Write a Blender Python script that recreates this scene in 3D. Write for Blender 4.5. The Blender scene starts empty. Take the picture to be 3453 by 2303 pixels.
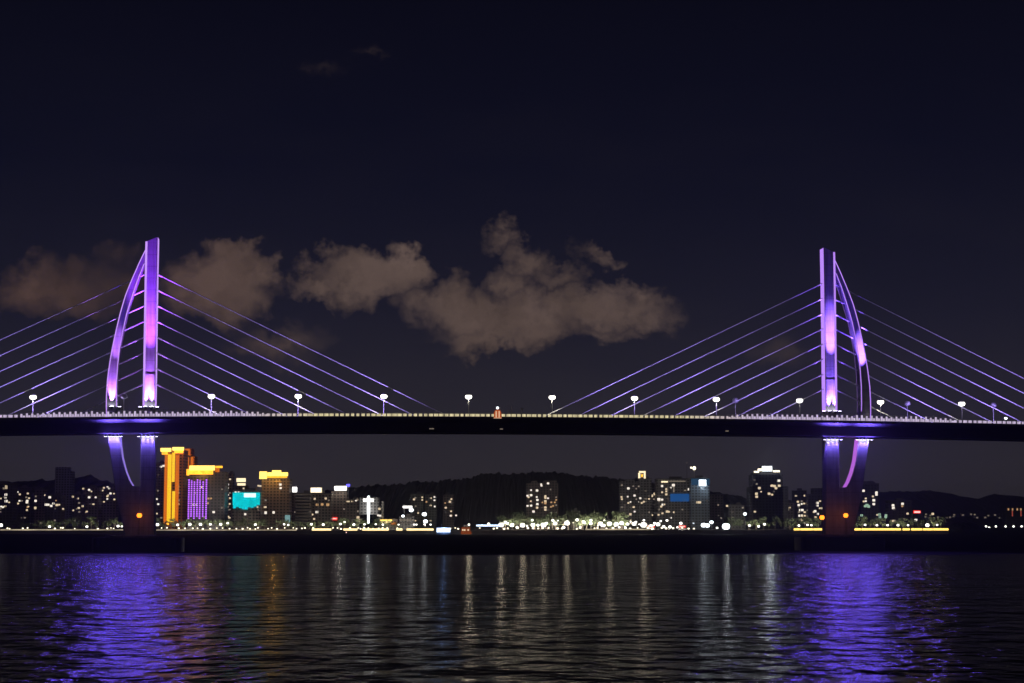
import bpy, bmesh, math, random
from mathutils import Vector, Matrix
random.seed(7)
R = math.radians
S = bpy.context.scene
COL = S.collection

# ------------------------------------------------------------------ camera
F, CX, CY = 5971.0, 1726.5, 1151.5           # focal length and centre in photograph pixels
CAMZ, PITCH = 11.0, math.atan((1764 - 1151.5) / 5971.0)
cam = bpy.data.cameras.new('camera'); camo = bpy.data.objects.new('camera', cam); COL.objects.link(camo)
cam.sensor_width = 36.0; cam.lens = 36.0 * F / 3453.0
cam.clip_start = 1.0; cam.clip_end = 60000.0
camo.location = (0, 0, CAMZ); camo.rotation_euler = (math.pi / 2 + PITCH, 0, 0)
S.camera = camo

# ------------------------------------------------------------------ render settings
S.view_settings.view_transform = 'Standard'; S.view_settings.look = 'None'
S.view_settings.exposure = 0.0; S.view_settings.gamma = 1.0
S.render.engine = 'CYCLES'
cy = S.cycles
cy.use_denoising = True
cy.use_adaptive_sampling = False
cy.max_bounces = 4; cy.diffuse_bounces = 2; cy.glossy_bounces = 3; cy.transmission_bounces = 2
cy.sample_clamp_indirect = 4.0; cy.sample_clamp_direct = 0.0
cy.caustics_reflective = False; cy.caustics_refractive = False

def ray(x, y):
    v = CY - y; c, s = math.cos(PITCH), math.sin(PITCH)
    return Vector((x - CX, F * c - v * s, F * s + v * c))
def at(x, y, Y):
    r = ray(x, y); t = Y / r.y
    return Vector((r.x * t, Y, CAMZ + r.z * t))

# ------------------------------------------------------------------ node helper
class NT:
    def __init__(s, nt): s.nt = nt; s.n = nt.nodes; s.l = nt.links
    def new(s, t, **k):
        o = s.n.new(t)
        for a, b in k.items(): setattr(o, a, b)
        return o
    def put(s, sock, v):
        if isinstance(v, bpy.types.NodeSocket): s.l.new(v, sock)
        else: sock.default_value = v
    def math(s, op, a, b=0.0, c=0.0, clamp=False):
        o = s.new('ShaderNodeMath', operation=op, use_clamp=clamp)
        s.put(o.inputs[0], a); s.put(o.inputs[1], b)
        if op in ('MULTIPLY_ADD', 'COMPARE', 'SMOOTH_MAX', 'SMOOTH_MIN'): s.put(o.inputs[2], c)
        return o.outputs[0]
    def mix(s, f, a, b, blend='MIX'):
        o = s.new('ShaderNodeMix', data_type='RGBA', blend_type=blend)
        s.put(o.inputs[0], f); s.put(o.inputs[6], a); s.put(o.inputs[7], b)
        return o.outputs[2]
    def rng(s, v, a, b, c=0.0, d=1.0, smooth=False):
        o = s.new('ShaderNodeMapRange', interpolation_type='SMOOTHSTEP' if smooth else 'LINEAR')
        for i, q in enumerate((v, a, b, c, d)): s.put(o.inputs[i], q)
        return o.outputs[0]
    def noise(s, vec, scale, detail=4.0, rough=0.5, color=False):
        o = s.new('ShaderNodeTexNoise'); s.put(o.inputs['Vector'], vec)
        o.inputs['Scale'].default_value = scale; o.inputs['Detail'].default_value = detail
        o.inputs['Roughness'].default_value = rough
        return o.outputs['Color' if color else 'Fac']
    def mapping(s, vec, loc=(0, 0, 0), sc=(1, 1, 1)):
        o = s.new('ShaderNodeMapping'); s.put(o.inputs[0], vec)
        o.inputs['Location'].default_value = loc; o.inputs['Scale'].default_value = sc
        return o.outputs[0]
def c4(c): return (c[0], c[1], c[2], 1.0)

# ------------------------------------------------------------------ world: light polluted night sky with low clouds
W = bpy.data.worlds.new('World'); S.world = W; W.use_nodes = True
t = NT(W.node_tree); t.n.clear()
out = t.new('ShaderNodeOutputWorld')
tc = t.new('ShaderNodeTexCoord').outputs['Generated']
sp = t.new('ShaderNodeSeparateXYZ'); t.put(sp.inputs[0], tc)
dx, dy, dz = sp.outputs
yy = t.math('MAXIMUM', t.math('ABSOLUTE', dy), 0.02)
u = t.math('DIVIDE', dx, yy); v = t.math('DIVIDE', dz, yy)
cmb = t.new('ShaderNodeCombineXYZ'); t.put(cmb.inputs[0], u); t.put(cmb.inputs[1], v); t.put(cmb.inputs[2], t.math('MULTIPLY', t.math('SIGN', dy), 3.0))
uv0 = cmb.outputs[0]
# domain warp for ragged cloud rims
def vsub(a, k):
    o = t.new('ShaderNodeVectorMath', operation='SUBTRACT'); t.put(o.inputs[0], a); o.inputs[1].default_value = k; return o.outputs[0]
def vscale(a, k):
    o = t.new('ShaderNodeVectorMath', operation='SCALE'); t.put(o.inputs[0], a); o.inputs[3].default_value = k; return o.outputs[0]
def vadd(a, b):
    o = t.new('ShaderNodeVectorMath', operation='ADD'); t.put(o.inputs[0], a); t.put(o.inputs[1], b); return o.outputs[0]
warp = vscale(vsub(t.noise(uv0, 38.0, 7.0, 0.62, True), (0.5, 0.5, 0.5)), 0.046)
warp2 = vscale(vsub(t.noise(uv0, 130.0, 5.0, 0.6, True), (0.5, 0.5, 0.5)), 0.015)
uvw = vadd(vadd(uv0, warp), warp2)
sepw = t.new('ShaderNodeSeparateXYZ'); t.put(sepw.inputs[0], uvw)
cw = t.new('ShaderNodeCombineXYZ'); t.put(cw.inputs[0], sepw.outputs[0]); t.put(cw.inputs[1], sepw.outputs[1])
uvf = cw.outputs[0]
K = 3453 / 2351.0
clouds = [ # centre and radii in the 2351 px wide photograph, weight
    (150, 655, 175, 90, 0.80), (70, 665, 95, 70, 0.75), (255, 640, 110, 90, 0.72),
    (510, 655, 150, 100, 1.0), (540, 590, 100, 62, 0.95), (605, 625, 65, 75, 0.8), (470, 690, 90, 55, 0.7),
    (830, 630, 165, 78, 1.0), (730, 652, 85, 48, 0.95), (930, 610, 75, 52, 0.9),
    (1060, 705, 170, 80, 1.0), (1200, 735, 210, 92, 1.0), (1330, 712, 220, 72, 1.0), (1130, 785, 160, 46, 0.85),
    (1150, 548, 62, 46, 0.75), (1205, 592, 70, 52, 0.85), (1265, 632, 70, 46, 0.8), (1365, 590, 80, 32, 0.75), (1180, 650, 60, 60, 0.75),
    (650, 780, 165, 56, 0.50), (560, 795, 90, 30, 0.4), (1500, 712, 110, 48, 0.48), (1380, 775, 120, 34, 0.55), (1800, 806, 90, 42, 0.36),
    (735, 160, 80, 30, 0.20), (850, 128, 70, 24, 0.21)]
dens = None
for (px, py, rx, ry, w) in clouds:
    r = ray(px * K, py * K); cu, cv = r.x / r.y, r.z / r.y
    ax, ay = F / (rx * K), F / (ry * K)
    m = t.mapping(uvf, (-cu * ax, -cv * ay, 0), (ax, ay, 1))
    g = t.new('ShaderNodeTexGradient', gradient_type='SPHERICAL'); t.put(g.inputs[0], m)
    val = t.math('MULTIPLY', t.math('POWER', g.outputs['Fac'], 0.62), w)
    dens = val if dens is None else t.math('SMOOTH_MAX', dens, val, 0.10)
front = t.math('GREATER_THAN', dy, 0.05)
soft = t.noise(uv0, 16.0, 6.0, 0.6)
dens = t.math('MULTIPLY', t.math('MULTIPLY', dens, t.rng(soft, 0.28, 0.64, 0.50, 1.18)), front)
cl = t.rng(dens, 0.06, 0.80, 0.0, 1.0, True)
tex = t.rng(t.noise(uvf, 24.0, 7.0, 0.62), 0.3, 0.7, 0.62, 1.42)
lowf = t.rng(v, 0.06, 0.24)
skyc = t.new('ShaderNodeValToRGB'); el = skyc.color_ramp
t.put(skyc.inputs[0], t.rng(t.math('ARCSINE', dz), R(-1), R(19)))
stops = [(0.0, (0.0370, 0.0320, 0.0370)), (0.18, (0.0225, 0.0202, 0.0275)), (0.38, (0.0104, 0.0103, 0.0200)), (0.62, (0.0044, 0.0048, 0.0132)), (1.0, (0.0022, 0.0022, 0.0062))]
el.elements[0].position = 0.0; el.elements[0].color = c4(stops[0][1])
el.elements[1].position = 1.0; el.elements[1].color = c4(stops[-1][1])
for p, c in stops[1:-1]:
    e = el.elements.new(p); e.color = c4(c)
left_c = (0.072, 0.043, 0.036, 1); mid_c = (0.098, 0.067, 0.057, 1)
cc = t.mix(t.rng(u, -0.22, -0.10), left_c, mid_c)
ccv = vscale(cc, 1.0)
ccm = t.new('ShaderNodeVectorMath', operation='SCALE'); t.put(ccm.inputs[0], cc); t.put(ccm.inputs[3], tex)
skymix = t.mix(t.math('MULTIPLY', cl, 0.92), skyc.outputs[0], ccm.outputs[0])
# faint veils everywhere else
veil = t.math('MULTIPLY', t.rng(t.noise(t.mapping(uv0, (0, 0, 0), (1, 3, 1)), 7.0, 5.0, 0.55), 0.42, 0.8), t.rng(v, 0.30, 0.02, 0.0, 0.16))
skymix = t.mix(veil, skymix, (0.036, 0.030, 0.033, 1))
# glow added to the unseen sky behind the camera to brighten the facades
back = t.math('MULTIPLY', t.rng(dy, 0.0, -0.7, 0.0, 1.0, True), t.rng(dz, 0.75, 0.0))
glow = t.mix(back, (0, 0, 0, 1), (0.050, 0.042, 0.040, 1))
nish = t.new('ShaderNodeTexSky', sky_type='NISHITA'); nish.sun_disc = False
nish.sun_elevation = R(-9.0); nish.sun_rotation = R(200.0)
tot = t.mix(1.0, skymix, glow, 'ADD')
b1 = t.new('ShaderNodeBackground'); t.put(b1.inputs[0], tot); b1.inputs[1].default_value = 1.0
b2 = t.new('ShaderNodeBackground'); t.put(b2.inputs[0], nish.outputs[0]); b2.inputs[1].default_value = 0.05
ad = t.new('ShaderNodeAddShader'); t.l.new(b1.outputs[0], ad.inputs[0]); t.l.new(b2.outputs[0], ad.inputs[1])
t.l.new(ad.outputs[0], out.inputs[0])

# ------------------------------------------------------------------ materials
def mat(name, color, rough=0.7, metal=0.0, vary=0.0, vscale_=0.3):
    m = bpy.data.materials.new(name); m.use_nodes = True
    n = NT(m.node_tree); b = m.node_tree.nodes['Principled BSDF']
    b.inputs['Roughness'].default_value = rough; b.inputs['Metallic'].default_value = metal
    if vary:
        o = n.new('ShaderNodeTexCoord').outputs['Object']
        f = n.rng(n.noise(o, vscale_, 6.0, 0.6), 0.3, 0.7)
        d = tuple(x * (1 - vary) for x in color); l = tuple(min(1, x * (1 + vary)) for x in color)
        n.l.new(n.mix(f, c4(d), c4(l)), b.inputs['Base Color'])
    else:
        b.inputs['Base Color'].default_value = c4(color)
    return m
def em(name, color, strength, sample=False, vary=0.0, vs=0.5):
    m = bpy.data.materials.new(name); m.use_nodes = True
    n = NT(m.node_tree); n.n.clear()
    o = n.new('ShaderNodeOutputMaterial'); e = n.new('ShaderNodeEmission')
    e.inputs[0].default_value = c4(color); e.inputs[1].default_value = strength
    if vary:
        tcx = n.new('ShaderNodeTexCoord').outputs['Object']
        n.l.new(n.rng(n.noise(tcx, vs, 3.0), 0.3, 0.7, strength * (1 - vary), strength * (1 + vary)), e.inputs[1])
    n.l.new(e.outputs[0], o.inputs[0])
    m.cycles.emission_sampling = 'AUTO' if sample else 'NONE'
    return m
def facade(name, color, bay=3.6, floor=3.2, glass=(0.02, 0.022, 0.025), gx=0.45, gz=0.45):
    m = bpy.data.materials.new(name); m.use_nodes = True
    n = NT(m.node_tree); b = m.node_tree.nodes['Principled BSDF']
    o = n.new('ShaderNodeTexCoord').outputs['Object']; s_ = n.new('ShaderNodeSeparateXYZ'); n.put(s_.inputs[0], o)
    xx = n.math('ADD', s_.outputs[0], s_.outputs[1])
    a = n.math('GREATER_THAN', n.math('FRACT', n.math('DIVIDE', xx, bay)), gx)
    z = n.math('GREATER_THAN', n.math('FRACT', n.math('DIVIDE', s_.outputs[2], floor)), gz)
    g = n.math('MULTIPLY', a, z)
    dirt = n.rng(n.noise(n.mapping(o, (0, 0, 0), (1, 1, 0.25)), 0.12, 5.0), 0.3, 0.7, 0.75, 1.2)
    sc = n.new('ShaderNodeVectorMath', operation='SCALE'); sc.inputs[0].default_value = color; n.put(sc.inputs[3], dirt)
    n.l.new(n.mix(g, sc.outputs[0], c4(glass)), b.inputs['Base Color'])
    n.l.new(n.rng(g, 0, 1, 0.8, 0.25), b.inputs['Roughness'])
    return m
def dotted(name, color, strength, pitch=2.2):
    m = em(name, color, strength, True); n = NT(m.node_tree)
    o = n.new('ShaderNodeTexCoord').outputs['Object']; s_ = n.new('ShaderNodeSeparateXYZ'); n.put(s_.inputs[0], o)
    f = n.math('FRACT', n.math('DIVIDE', s_.outputs[2], pitch))
    e = [x for x in m.node_tree.nodes if x.type == 'EMISSION'][0]
    n.l.new(n.rng(n.math('ABSOLUTE', n.math('SUBTRACT', f, 0.5)), 0.15, 0.35, strength * 1.25, strength * 0.2), e.inputs[1]); return m
M = {}
M['concrete'] = mat('pylon_concrete', (0.34, 0.33, 0.33), 0.75, 0, 0.08, 0.25)
def concrete():
    m = mat('pylon_concrete', (0.34, 0.33, 0.33), 0.75); n = NT(m.node_tree); b = m.node_tree.nodes['Principled BSDF']
    o = n.new('ShaderNodeTexCoord').outputs['Object']; s_ = n.new('ShaderNodeSeparateXYZ'); n.put(s_.inputs[0], o)
    jt = n.math('LESS_THAN', n.math('FRACT', n.math('DIVIDE', s_.outputs[2], 4.6)), 0.045)
    st_ = n.rng(n.noise(n.mapping(o, (0, 0, 0), (1.3, 1.3, 0.05)), 1.0, 5.0, 0.6), 0.3, 0.7, 0.72, 1.15)
    bl = n.rng(n.noise(o, 0.35, 5.0), 0.3, 0.7, 0.88, 1.1)
    f = n.math('MULTIPLY', n.math('MULTIPLY', st_, bl), n.rng(jt, 0, 1, 1.0, 0.72))
    sc = n.new('ShaderNodeVectorMath', operation='SCALE'); sc.inputs[0].default_value = (0.34, 0.33, 0.33); n.put(sc.inputs[3], f)
    n.l.new(sc.outputs[0], b.inputs['Base Color']); return m
M['concrete'] = concrete()
M['dark_concrete'] = mat('footing_concrete', (0.10, 0.095, 0.09), 0.85, 0, 0.4, 0.2)
M['girder'] = mat('shaded_girder', (0.035, 0.037, 0.045), 0.6, 0, 0.2, 0.1)  # unlit look of the girder sides put into this dark colour
M['cable'] = mat('cable_sheath', (0.75, 0.75, 0.77), 0.5)
M['metal'] = mat('galvanised_metal', (0.55, 0.55, 0.55), 0.5, 0.4)
M['soffit'] = mat('soffit_concrete', (0.34, 0.34, 0.35), 0.8, 0, 0.15, 0.1)
M['dark_metal'] = mat('dark_metal', (0.03, 0.03, 0.033), 0.5, 0.3)
M['asphalt'] = mat('asphalt', (0.05, 0.05, 0.05), 0.9, 0, 0.2, 0.5)
M['quay'] = mat('quay_stone', (0.22, 0.20, 0.18), 0.85, 0, 0.3, 0.08)
M['land'] = mat('land', (0.05, 0.05, 0.045), 0.95, 0, 0.4, 0.01)
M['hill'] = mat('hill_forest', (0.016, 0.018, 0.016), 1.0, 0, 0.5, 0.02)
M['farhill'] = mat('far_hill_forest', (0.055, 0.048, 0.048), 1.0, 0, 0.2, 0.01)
M['leaf'] = mat('leaves', (0.065, 0.085, 0.035), 0.8, 0, 0.5, 0.6)
M['bark'] = mat('bark', (0.08, 0.06, 0.045), 0.9, 0, 0.3, 1.0)
M['f_brown'] = facade('facade_brown', (0.27, 0.21, 0.175))
M['f_grey'] = facade('facade_grey', (0.30, 0.29, 0.28))
M['f_dark'] = facade('facade_dark', (0.085, 0.08, 0.08))
M['f_cream'] = facade('facade_cream', (0.36, 0.30, 0.24))
M['f_green'] = facade('facade_greenish', (0.26, 0.28, 0.22))
M['f_blue'] = facade('facade_blue_grey', (0.20, 0.24, 0.28))
M['f_orange'] = facade('facade_orange', (0.52, 0.19, 0.045))
M['f_louver'] = facade('facade_banded', (0.33, 0.28, 0.23), 500, 3.4, (0.012, 0.012, 0.012), -1, 0.5)
M['roofm'] = mat('roof', (0.12, 0.11, 0.105), 0.9)
WIN = [em('window_warm', (1.0, 0.78, 0.50), 0.85), em('window_white', (1.0, 0.90, 0.76), 1.15), em('window_amber', (1.0, 0.58, 0.26), 0.55),
       em('window_dim', (1.0, 0.82, 0.62), 0.22), em('window_cool', (0.80, 0.92, 1.0), 0.9), em('window_faint', (0.9, 0.72, 0.58), 0.08)]
E = dict(
    lamp=em('lamp_white', (1.0, 0.97, 0.86), 4.0), lampc=em('lamp_cool', (0.86, 0.95, 1.0), 4.5), lampw=em('lamp_warm', (1.0, 0.88, 0.62), 2.6),
    gold=em('gold_light', (1.0, 0.42, 0.025), 2.2, True, 0.25, 0.2), gold2=em('gold_band', (1.0, 0.60, 0.02), 1.15, True),
    goldw=em('gold_white_light', (1.0, 0.62, 0.12), 2.6, True), orange=em('orange_light', (1.0, 0.22, 0.012), 0.7, True),
    purple=dotted('purple_dots', (0.50, 0.14, 0.95), 1.6), cyan=em('cyan_screen', (0.0, 0.62, 0.70), 1.0, True, 0.25, 0.15),
    cyanw=em('cyan_white_screen', (0.72, 0.98, 1.0), 1.5), cream=em('cream_sign', (1.0, 0.82, 0.50), 1.5), white=em('white_sign', (1.0, 0.97, 0.92), 4.0),
    red=em('red_sign', (1.0, 0.03, 0.02), 1.3, True), redw=em('red_white_sign', (1.0, 0.60, 0.55), 1.6), blue=em('blue_light', (0.02, 0.13, 0.42), 0.55),
    blue2=em('blue_glow_panel', (0.03, 0.10, 0.20), 0.5), bluew=em('blue_white_light', (0.62, 0.78, 1.0), 2.2, True), dblue=em('deep_blue_lamp', (0.12, 0.10, 1.0), 2.5),
    teal=em('teal_panel', (0.30, 0.55, 0.55), 0.6), yellow=em('yellow_strip', (1.0, 0.66, 0.13), 2.2, True), beige=em('beige_wall_glow', (1.0, 0.82, 0.55), 0.42, False, 0.6, 0.06),  # beige: lamplight on the quay wall painted as a glowing line
    ystrip=em('warm_strip', (1.0, 0.78, 0.36), 1.9), nav=em('orange_nav_lamp', (1.0, 0.22, 0.015), 3.2), green=em('green_window', (0.55, 0.85, 0.60), 0.6),
    rail=None, strip_l=em('violet_painted_glow', (0.60, 0.33, 1.0), 1.05, False, 0.12, 0.05), strip_dim=em('violet_painted_glow_dim', (0.40, 0.22, 0.92), 0.5),  # strip_*: floodlight on the leg edges painted as glow
    strip_r=em('violet_painted_glow_right', (0.52, 0.26, 1.0), 1.05, False, 0.12, 0.05), inner_l=em('violet_painted_inner_glow', (0.38, 0.26, 0.95), 0.75), inner_r=em('pink_painted_inner_glow', (0.62, 0.17, 0.90), 0.75),  # inner_*: floodlight on the curved leg's inner face painted as glow
    lens=em('flood_lens', (0.78, 0.74, 1.0), 16.0), lensd=em('small_flood_lens', (0.45, 0.25, 1.0), 2.0))

# ------------------------------------------------------------------ mesh helpers
class MB:
    def __init__(s): s.bm = bmesh.new()
    def box(s, x0, x1, y0, y1, z0, z1):
        v = [s.bm.verts.new(p) for p in ((x0, y0, z0), (x1, y0, z0), (x1, y1, z0), (x0, y1, z0), (x0, y0, z1), (x1, y0, z1), (x1, y1, z1), (x0, y1, z1))]
        for f in ((3, 2, 1, 0), (4, 5, 6, 7), (0, 1, 5, 4), (1, 2, 6, 5), (2, 3, 7, 6), (3, 0, 4, 7)): s.bm.faces.new([v[i] for i in f])
        return s
    def loft(s, rings, cap=True):
        vs = [[s.bm.verts.new(p) for p in r] for r in rings]; n = len(rings[0])
        for a, b in zip(vs, vs[1:]):
            for i in range(n): s.bm.faces.new((a[i], a[(i + 1) % n], b[(i + 1) % n], b[i]))
        if cap: s.bm.faces.new(vs[0][::-1]); s.bm.faces.new(vs[-1])
        return s
    def tube(s, p0, p1, r0, r1=None, n=8):
        p0, p1 = Vector(p0), Vector(p1); r1 = r0 if r1 is None else r1
        d = (p1 - p0).normalized(); a = d.orthogonal().normalized(); b = d.cross(a)
        def ring(p, r): return [p + (a * math.cos(2 * math.pi * i / n) + b * math.sin(2 * math.pi * i / n)) * r for i in range(n)]
        return s.loft([ring(p0, r0), ring(p1, r1)])
    def ball(s, c, r, sz=1.0, seg=12):
        rings = []
        for i in range(1, seg // 2):
            a = -math.pi / 2 + math.pi * i / (seg // 2)
            rings.append([Vector(c) + Vector((math.cos(a) * r * math.cos(2 * math.pi * j / seg), math.cos(a) * r * math.sin(2 * math.pi * j / seg), math.sin(a) * r * sz)) for j in range(seg)])
        return s.loft(rings)
    def cyl(s, x, y, z0, z1, r, r1=None, n=12): return s.tube((x, y, z0), (x, y, z1), r, r1, n)
    def build(s, name, m, parent=None, smooth=False):
        me = bpy.data.meshes.new(name); bmesh.ops.recalc_face_normals(s.bm, faces=s.bm.faces[:]); s.bm.to_mesh(me); s.bm.free()
        if smooth:
            for p in me.polygons: p.use_smooth = True
        if isinstance(m, (list, tuple)):
            for q in m: me.materials.append(q)
        else: me.materials.append(m)
        o = bpy.data.objects.new(name, me); COL.objects.link(o)
        if parent: o.parent = parent
        return o
def tag(o, label=None, cat=None, group=None, kind=None):
    for k, v_ in (('label', label), ('category', cat), ('group', group), ('kind', kind)):
        if v_: o[k] = v_
    return o
def thing(name, label, cat, loc=(0, 0, 0), rz=0.0, group=None):
    o = bpy.data.objects.new(name, None); COL.objects.link(o); o.location = loc; o.rotation_euler = (0, 0, rz); o.empty_display_size = 2
    return tag(o, label, cat, group)
def dup(o, loc=None, rz=None, label=None, group=None, parent=None):
    c = o.copy(); COL.objects.link(c)
    if parent: c.parent = parent
    for ch in list(o.children): dup(ch, parent=c)
    if loc is not None: c.location = loc
    if rz is not None: c.rotation_euler = (0, 0, rz)
    if label: c['label'] = label
    if group: c['group'] = group
    return c
def lamp_light(name, kind, parent, loc, color, power, radius=0.3, aim=None, angle=60, blend=0.5):
    l = bpy.data.lights.new(name, kind); l.color = color; l.energy = power; l.shadow_soft_size = radius
    o = bpy.data.objects.new(name, l); COL.objects.link(o); o.parent = parent; o.location = loc
    if kind == 'SPOT':
        l.spot_size = R(angle); l.spot_blend = blend
        if aim is not None: o.rotation_euler = (Vector(aim) - Vector(loc)).to_track_quat('-Z', 'Y').to_euler()
    return o
def struct(o): o['kind'] = 'structure'; return o

# ------------------------------------------------------------------ water
m = bpy.data.materials.new('water'); m.use_nodes = True
n = NT(m.node_tree); b = m.node_tree.nodes['Principled BSDF']
b.inputs['Base Color'].default_value = (0.004, 0.0045, 0.005, 1); b.inputs['IOR'].default_value = 1.33
g = n.new('ShaderNodeNewGeometry').outputs['Position']; s_ = n.new('ShaderNodeSeparateXYZ'); n.put(s_.inputs[0], g)
w1 = n.noise(n.mapping(g, (0, 0, 0), (0.21, 0.15, 1)), 1.0, 2.0, 0.5)
w2 = n.noise(n.mapping(g, (13, 7, 0), (0.62, 0.48, 1)), 1.0, 3.0, 0.55)
w3 = n.noise(n.mapping(g, (3, 9, 0), (0.03, 0.035, 1)), 1.0, 2.0, 0.5)
hgt = n.math('ADD', n.math('ADD', n.math('MULTIPLY', w1, 1.5), n.math('MULTIPLY', w2, 0.30)), n.math('MULTIPLY', w3, 1.5))
bp = n.new('ShaderNodeBump'); bp.inputs['Strength'].default_value = 1.0; bp.inputs['Distance'].default_value = 1.5
n.put(bp.inputs['Height'], hgt); n.l.new(bp.outputs[0], b.inputs['Normal'])
edge = n.math('ADD', s_.outputs[1], n.math('MULTIPLY', n.math('SUBTRACT', n.noise(n.mapping(g, (0, 0, 0), (0.012, 0.02, 1)), 1.0, 4.0), 0.5), 150.0))
far = n.rng(edge, 612, 668, 0.0, 1.0, True)
n.put(b.inputs['Roughness'], n.rng(far, 0, 1, 0.15, 0.75))
n.put(b.inputs['Specular IOR Level'], n.rng(far, 0, 1, 0.5, 0.10))
silt = n.new('ShaderNodeBsdfDiffuse'); silt.inputs[0].default_value = (0.035, 0.030, 0.026, 1)   # murky estuary water
ms = n.new('ShaderNodeMixShader'); ms.inputs[0].default_value = 0.55
n.l.new(b.outputs[0], ms.inputs[1]); n.l.new(silt.outputs[0], ms.inputs[2])
n.l.new(ms.outputs[0], [x for x in m.node_tree.nodes if x.type == 'OUTPUT_MATERIAL'][0].inputs[0])
mb = MB(); bm = mb.bm
vs = [bm.verts.new(p) for p in ((-9000, -400, 0), (9000, -400, 0), (9000, 7900, 0), (-9000, 7900, 0))]; bm.faces.new(vs)
struct(mb.build('water', m))

# ------------------------------------------------------------------ land, quay, hills
SH = 1800.0
def ztop(px): return 4.2
mb = MB(); mb.box(-2600, at(3200, 1790, SH).x, SH, SH + 6, -2, 4.2)
struct(mb.build('quay_wall', M['quay']))
mb = MB(); bm = mb.bm
x_e = at(3215, 1790, SH).x
vs = [bm.verts.new(p) for p in ((-2600, SH + 6, 4.2), (x_e, SH + 6, 4.2), (x_e, SH + 30, 4.2), (-2600, SH + 30, 4.2))]; bm.faces.new(vs)
struct(mb.build('promenade', M['quay']))
mb = MB(); bm = mb.bm
vs = [bm.verts.new(p) for p in ((-6000, SH + 30, 4.0), (x_e, SH + 30, 4.0), (x_e + 60, 2600, 4.0), (6500, 2700, 4.0), (6500, 7850, 4.0), (-6000, 7850, 4.0))]; bm.faces.new(vs)
struct(mb.build('land', M['land']))

def hill(name, ridge, Y, depth, m, amp, step, seed):
    rnd = random.Random(seed); pts = []
    x = ridge[0][0]
    while x <= ridge[-1][0]:
        for (a, ya), (b_, yb) in zip(ridge, ridge[1:]):
            if a <= x <= b_:
                f = (x - a) / (b_ - a); f = f * f * (3 - 2 * f); y = ya + (yb - ya) * f
        pts.append((x, y)); x += step
    rows = [(-1.0, 0.0), (-0.7, 0.30), (-0.45, 0.60), (-0.25, 0.83), (-0.1, 0.96), (0, 1.0), (0.3, 0.8), (1.0, 0.0)]
    mb = MB(); bm = mb.bm; grid = []
    ph = [rnd.uniform(0, 6) for _ in range(6)]
    for (k, h) in rows:
        r_ = []
        for i, (x, y) in enumerate(pts):
            p = at(x, y, Y); H = max(2, p.z - 3)
            bump = sum(math.sin(x * q + ph[j] + k * 9) for j, q in enumerate((0.05, 0.11, 0.23, 0.41))) * amp * 0.3 + rnd.uniform(-amp, amp) * 0.6
            r_.append(bm.verts.new((p.x + rnd.uniform(-2, 2), Y + k * depth * (0.6 + 0.4 * H / 120), 3 + H * h + (bump if h > 0 else 0))))
        grid.append(r_)
    for a, b_ in zip(grid, grid[1:]):
        for i in range(len(a) - 1): bm.faces.new((a[i], a[i + 1], b_[i + 1], b_[i]))
    return struct(mb.build(name, m))
hill('hill', [(900, 1690), (1100, 1655), (1266, 1637), (1450, 1624), (1543, 1618), (1637, 1598), (1730, 1597), (1848, 1590), (1941, 1602), (2000, 1607), (2090, 1616), (2300, 1640), (2450, 1668), (2620, 1720)], 3200, 620, M['hill'], 3.4, 3.2, 1)
hill('hill', [(-400, 1640), (38, 1630), (127, 1620), (180, 1622), (242, 1614), (306, 1607), (350, 1620), (400, 1640), (560, 1655), (800, 1664), (1000, 1690)], 3300, 520, M['hill'], 3.0, 3.2, 2)
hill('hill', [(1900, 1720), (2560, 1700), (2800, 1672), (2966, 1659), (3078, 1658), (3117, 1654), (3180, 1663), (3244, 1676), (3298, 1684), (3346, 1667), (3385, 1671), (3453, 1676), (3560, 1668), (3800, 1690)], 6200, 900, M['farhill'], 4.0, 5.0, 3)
hill('hill', [(3130, 1783), (3190, 1772), (3230, 1762), (3270, 1764), (3300, 1775), (3330, 1783)], 2300, 60, M['hill'], 1.0, 3.0, 4)

# ------------------------------------------------------------------ bridge frame of reference
AL = R(5.8)
BO = Vector((0, 700, 0)); BU = Vector((math.cos(AL), math.sin(AL), 0)); BN = Vector((-math.sin(AL), math.cos(AL), 0))
def bp3(s, d, z): return BO + BU * s + BN * d + Vector((0, 0, z))
def onplane(x, y, d):
    r = ray(x, y); tt = (d + BO.dot(BN)) / r.dot(BN); p = r * tt
    return (p - BO).dot(BU), CAMZ + p.z
q = [onplane(x, y, -16.5) for x, y in ((0, 1409), (1726, 1406), (3453, 1431))]
def zdeck(s):
    r_ = 0
    for i in range(3):
        a = q[i][1]
        for j in range(3):
            if j != i: a *= (s - q[j][0]) / (q[i][0] - q[j][0])
        r_ += a
    return r_
SMIN, SMAX = -330.0, 350.0
HD = 2.9                                             # half depth of the pylon legs
SL = onplane(501, 1390, -HD)[0]; SR = onplane(2805, 1396, -HD)[0]
ZD = zdeck(SL)

bridge = thing('cable_stayed_bridge', 'long cable-stayed bridge with two violet-lit sail-shaped pylons over dark water', 'bridge', bp3(0, 0, 0), AL)
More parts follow.
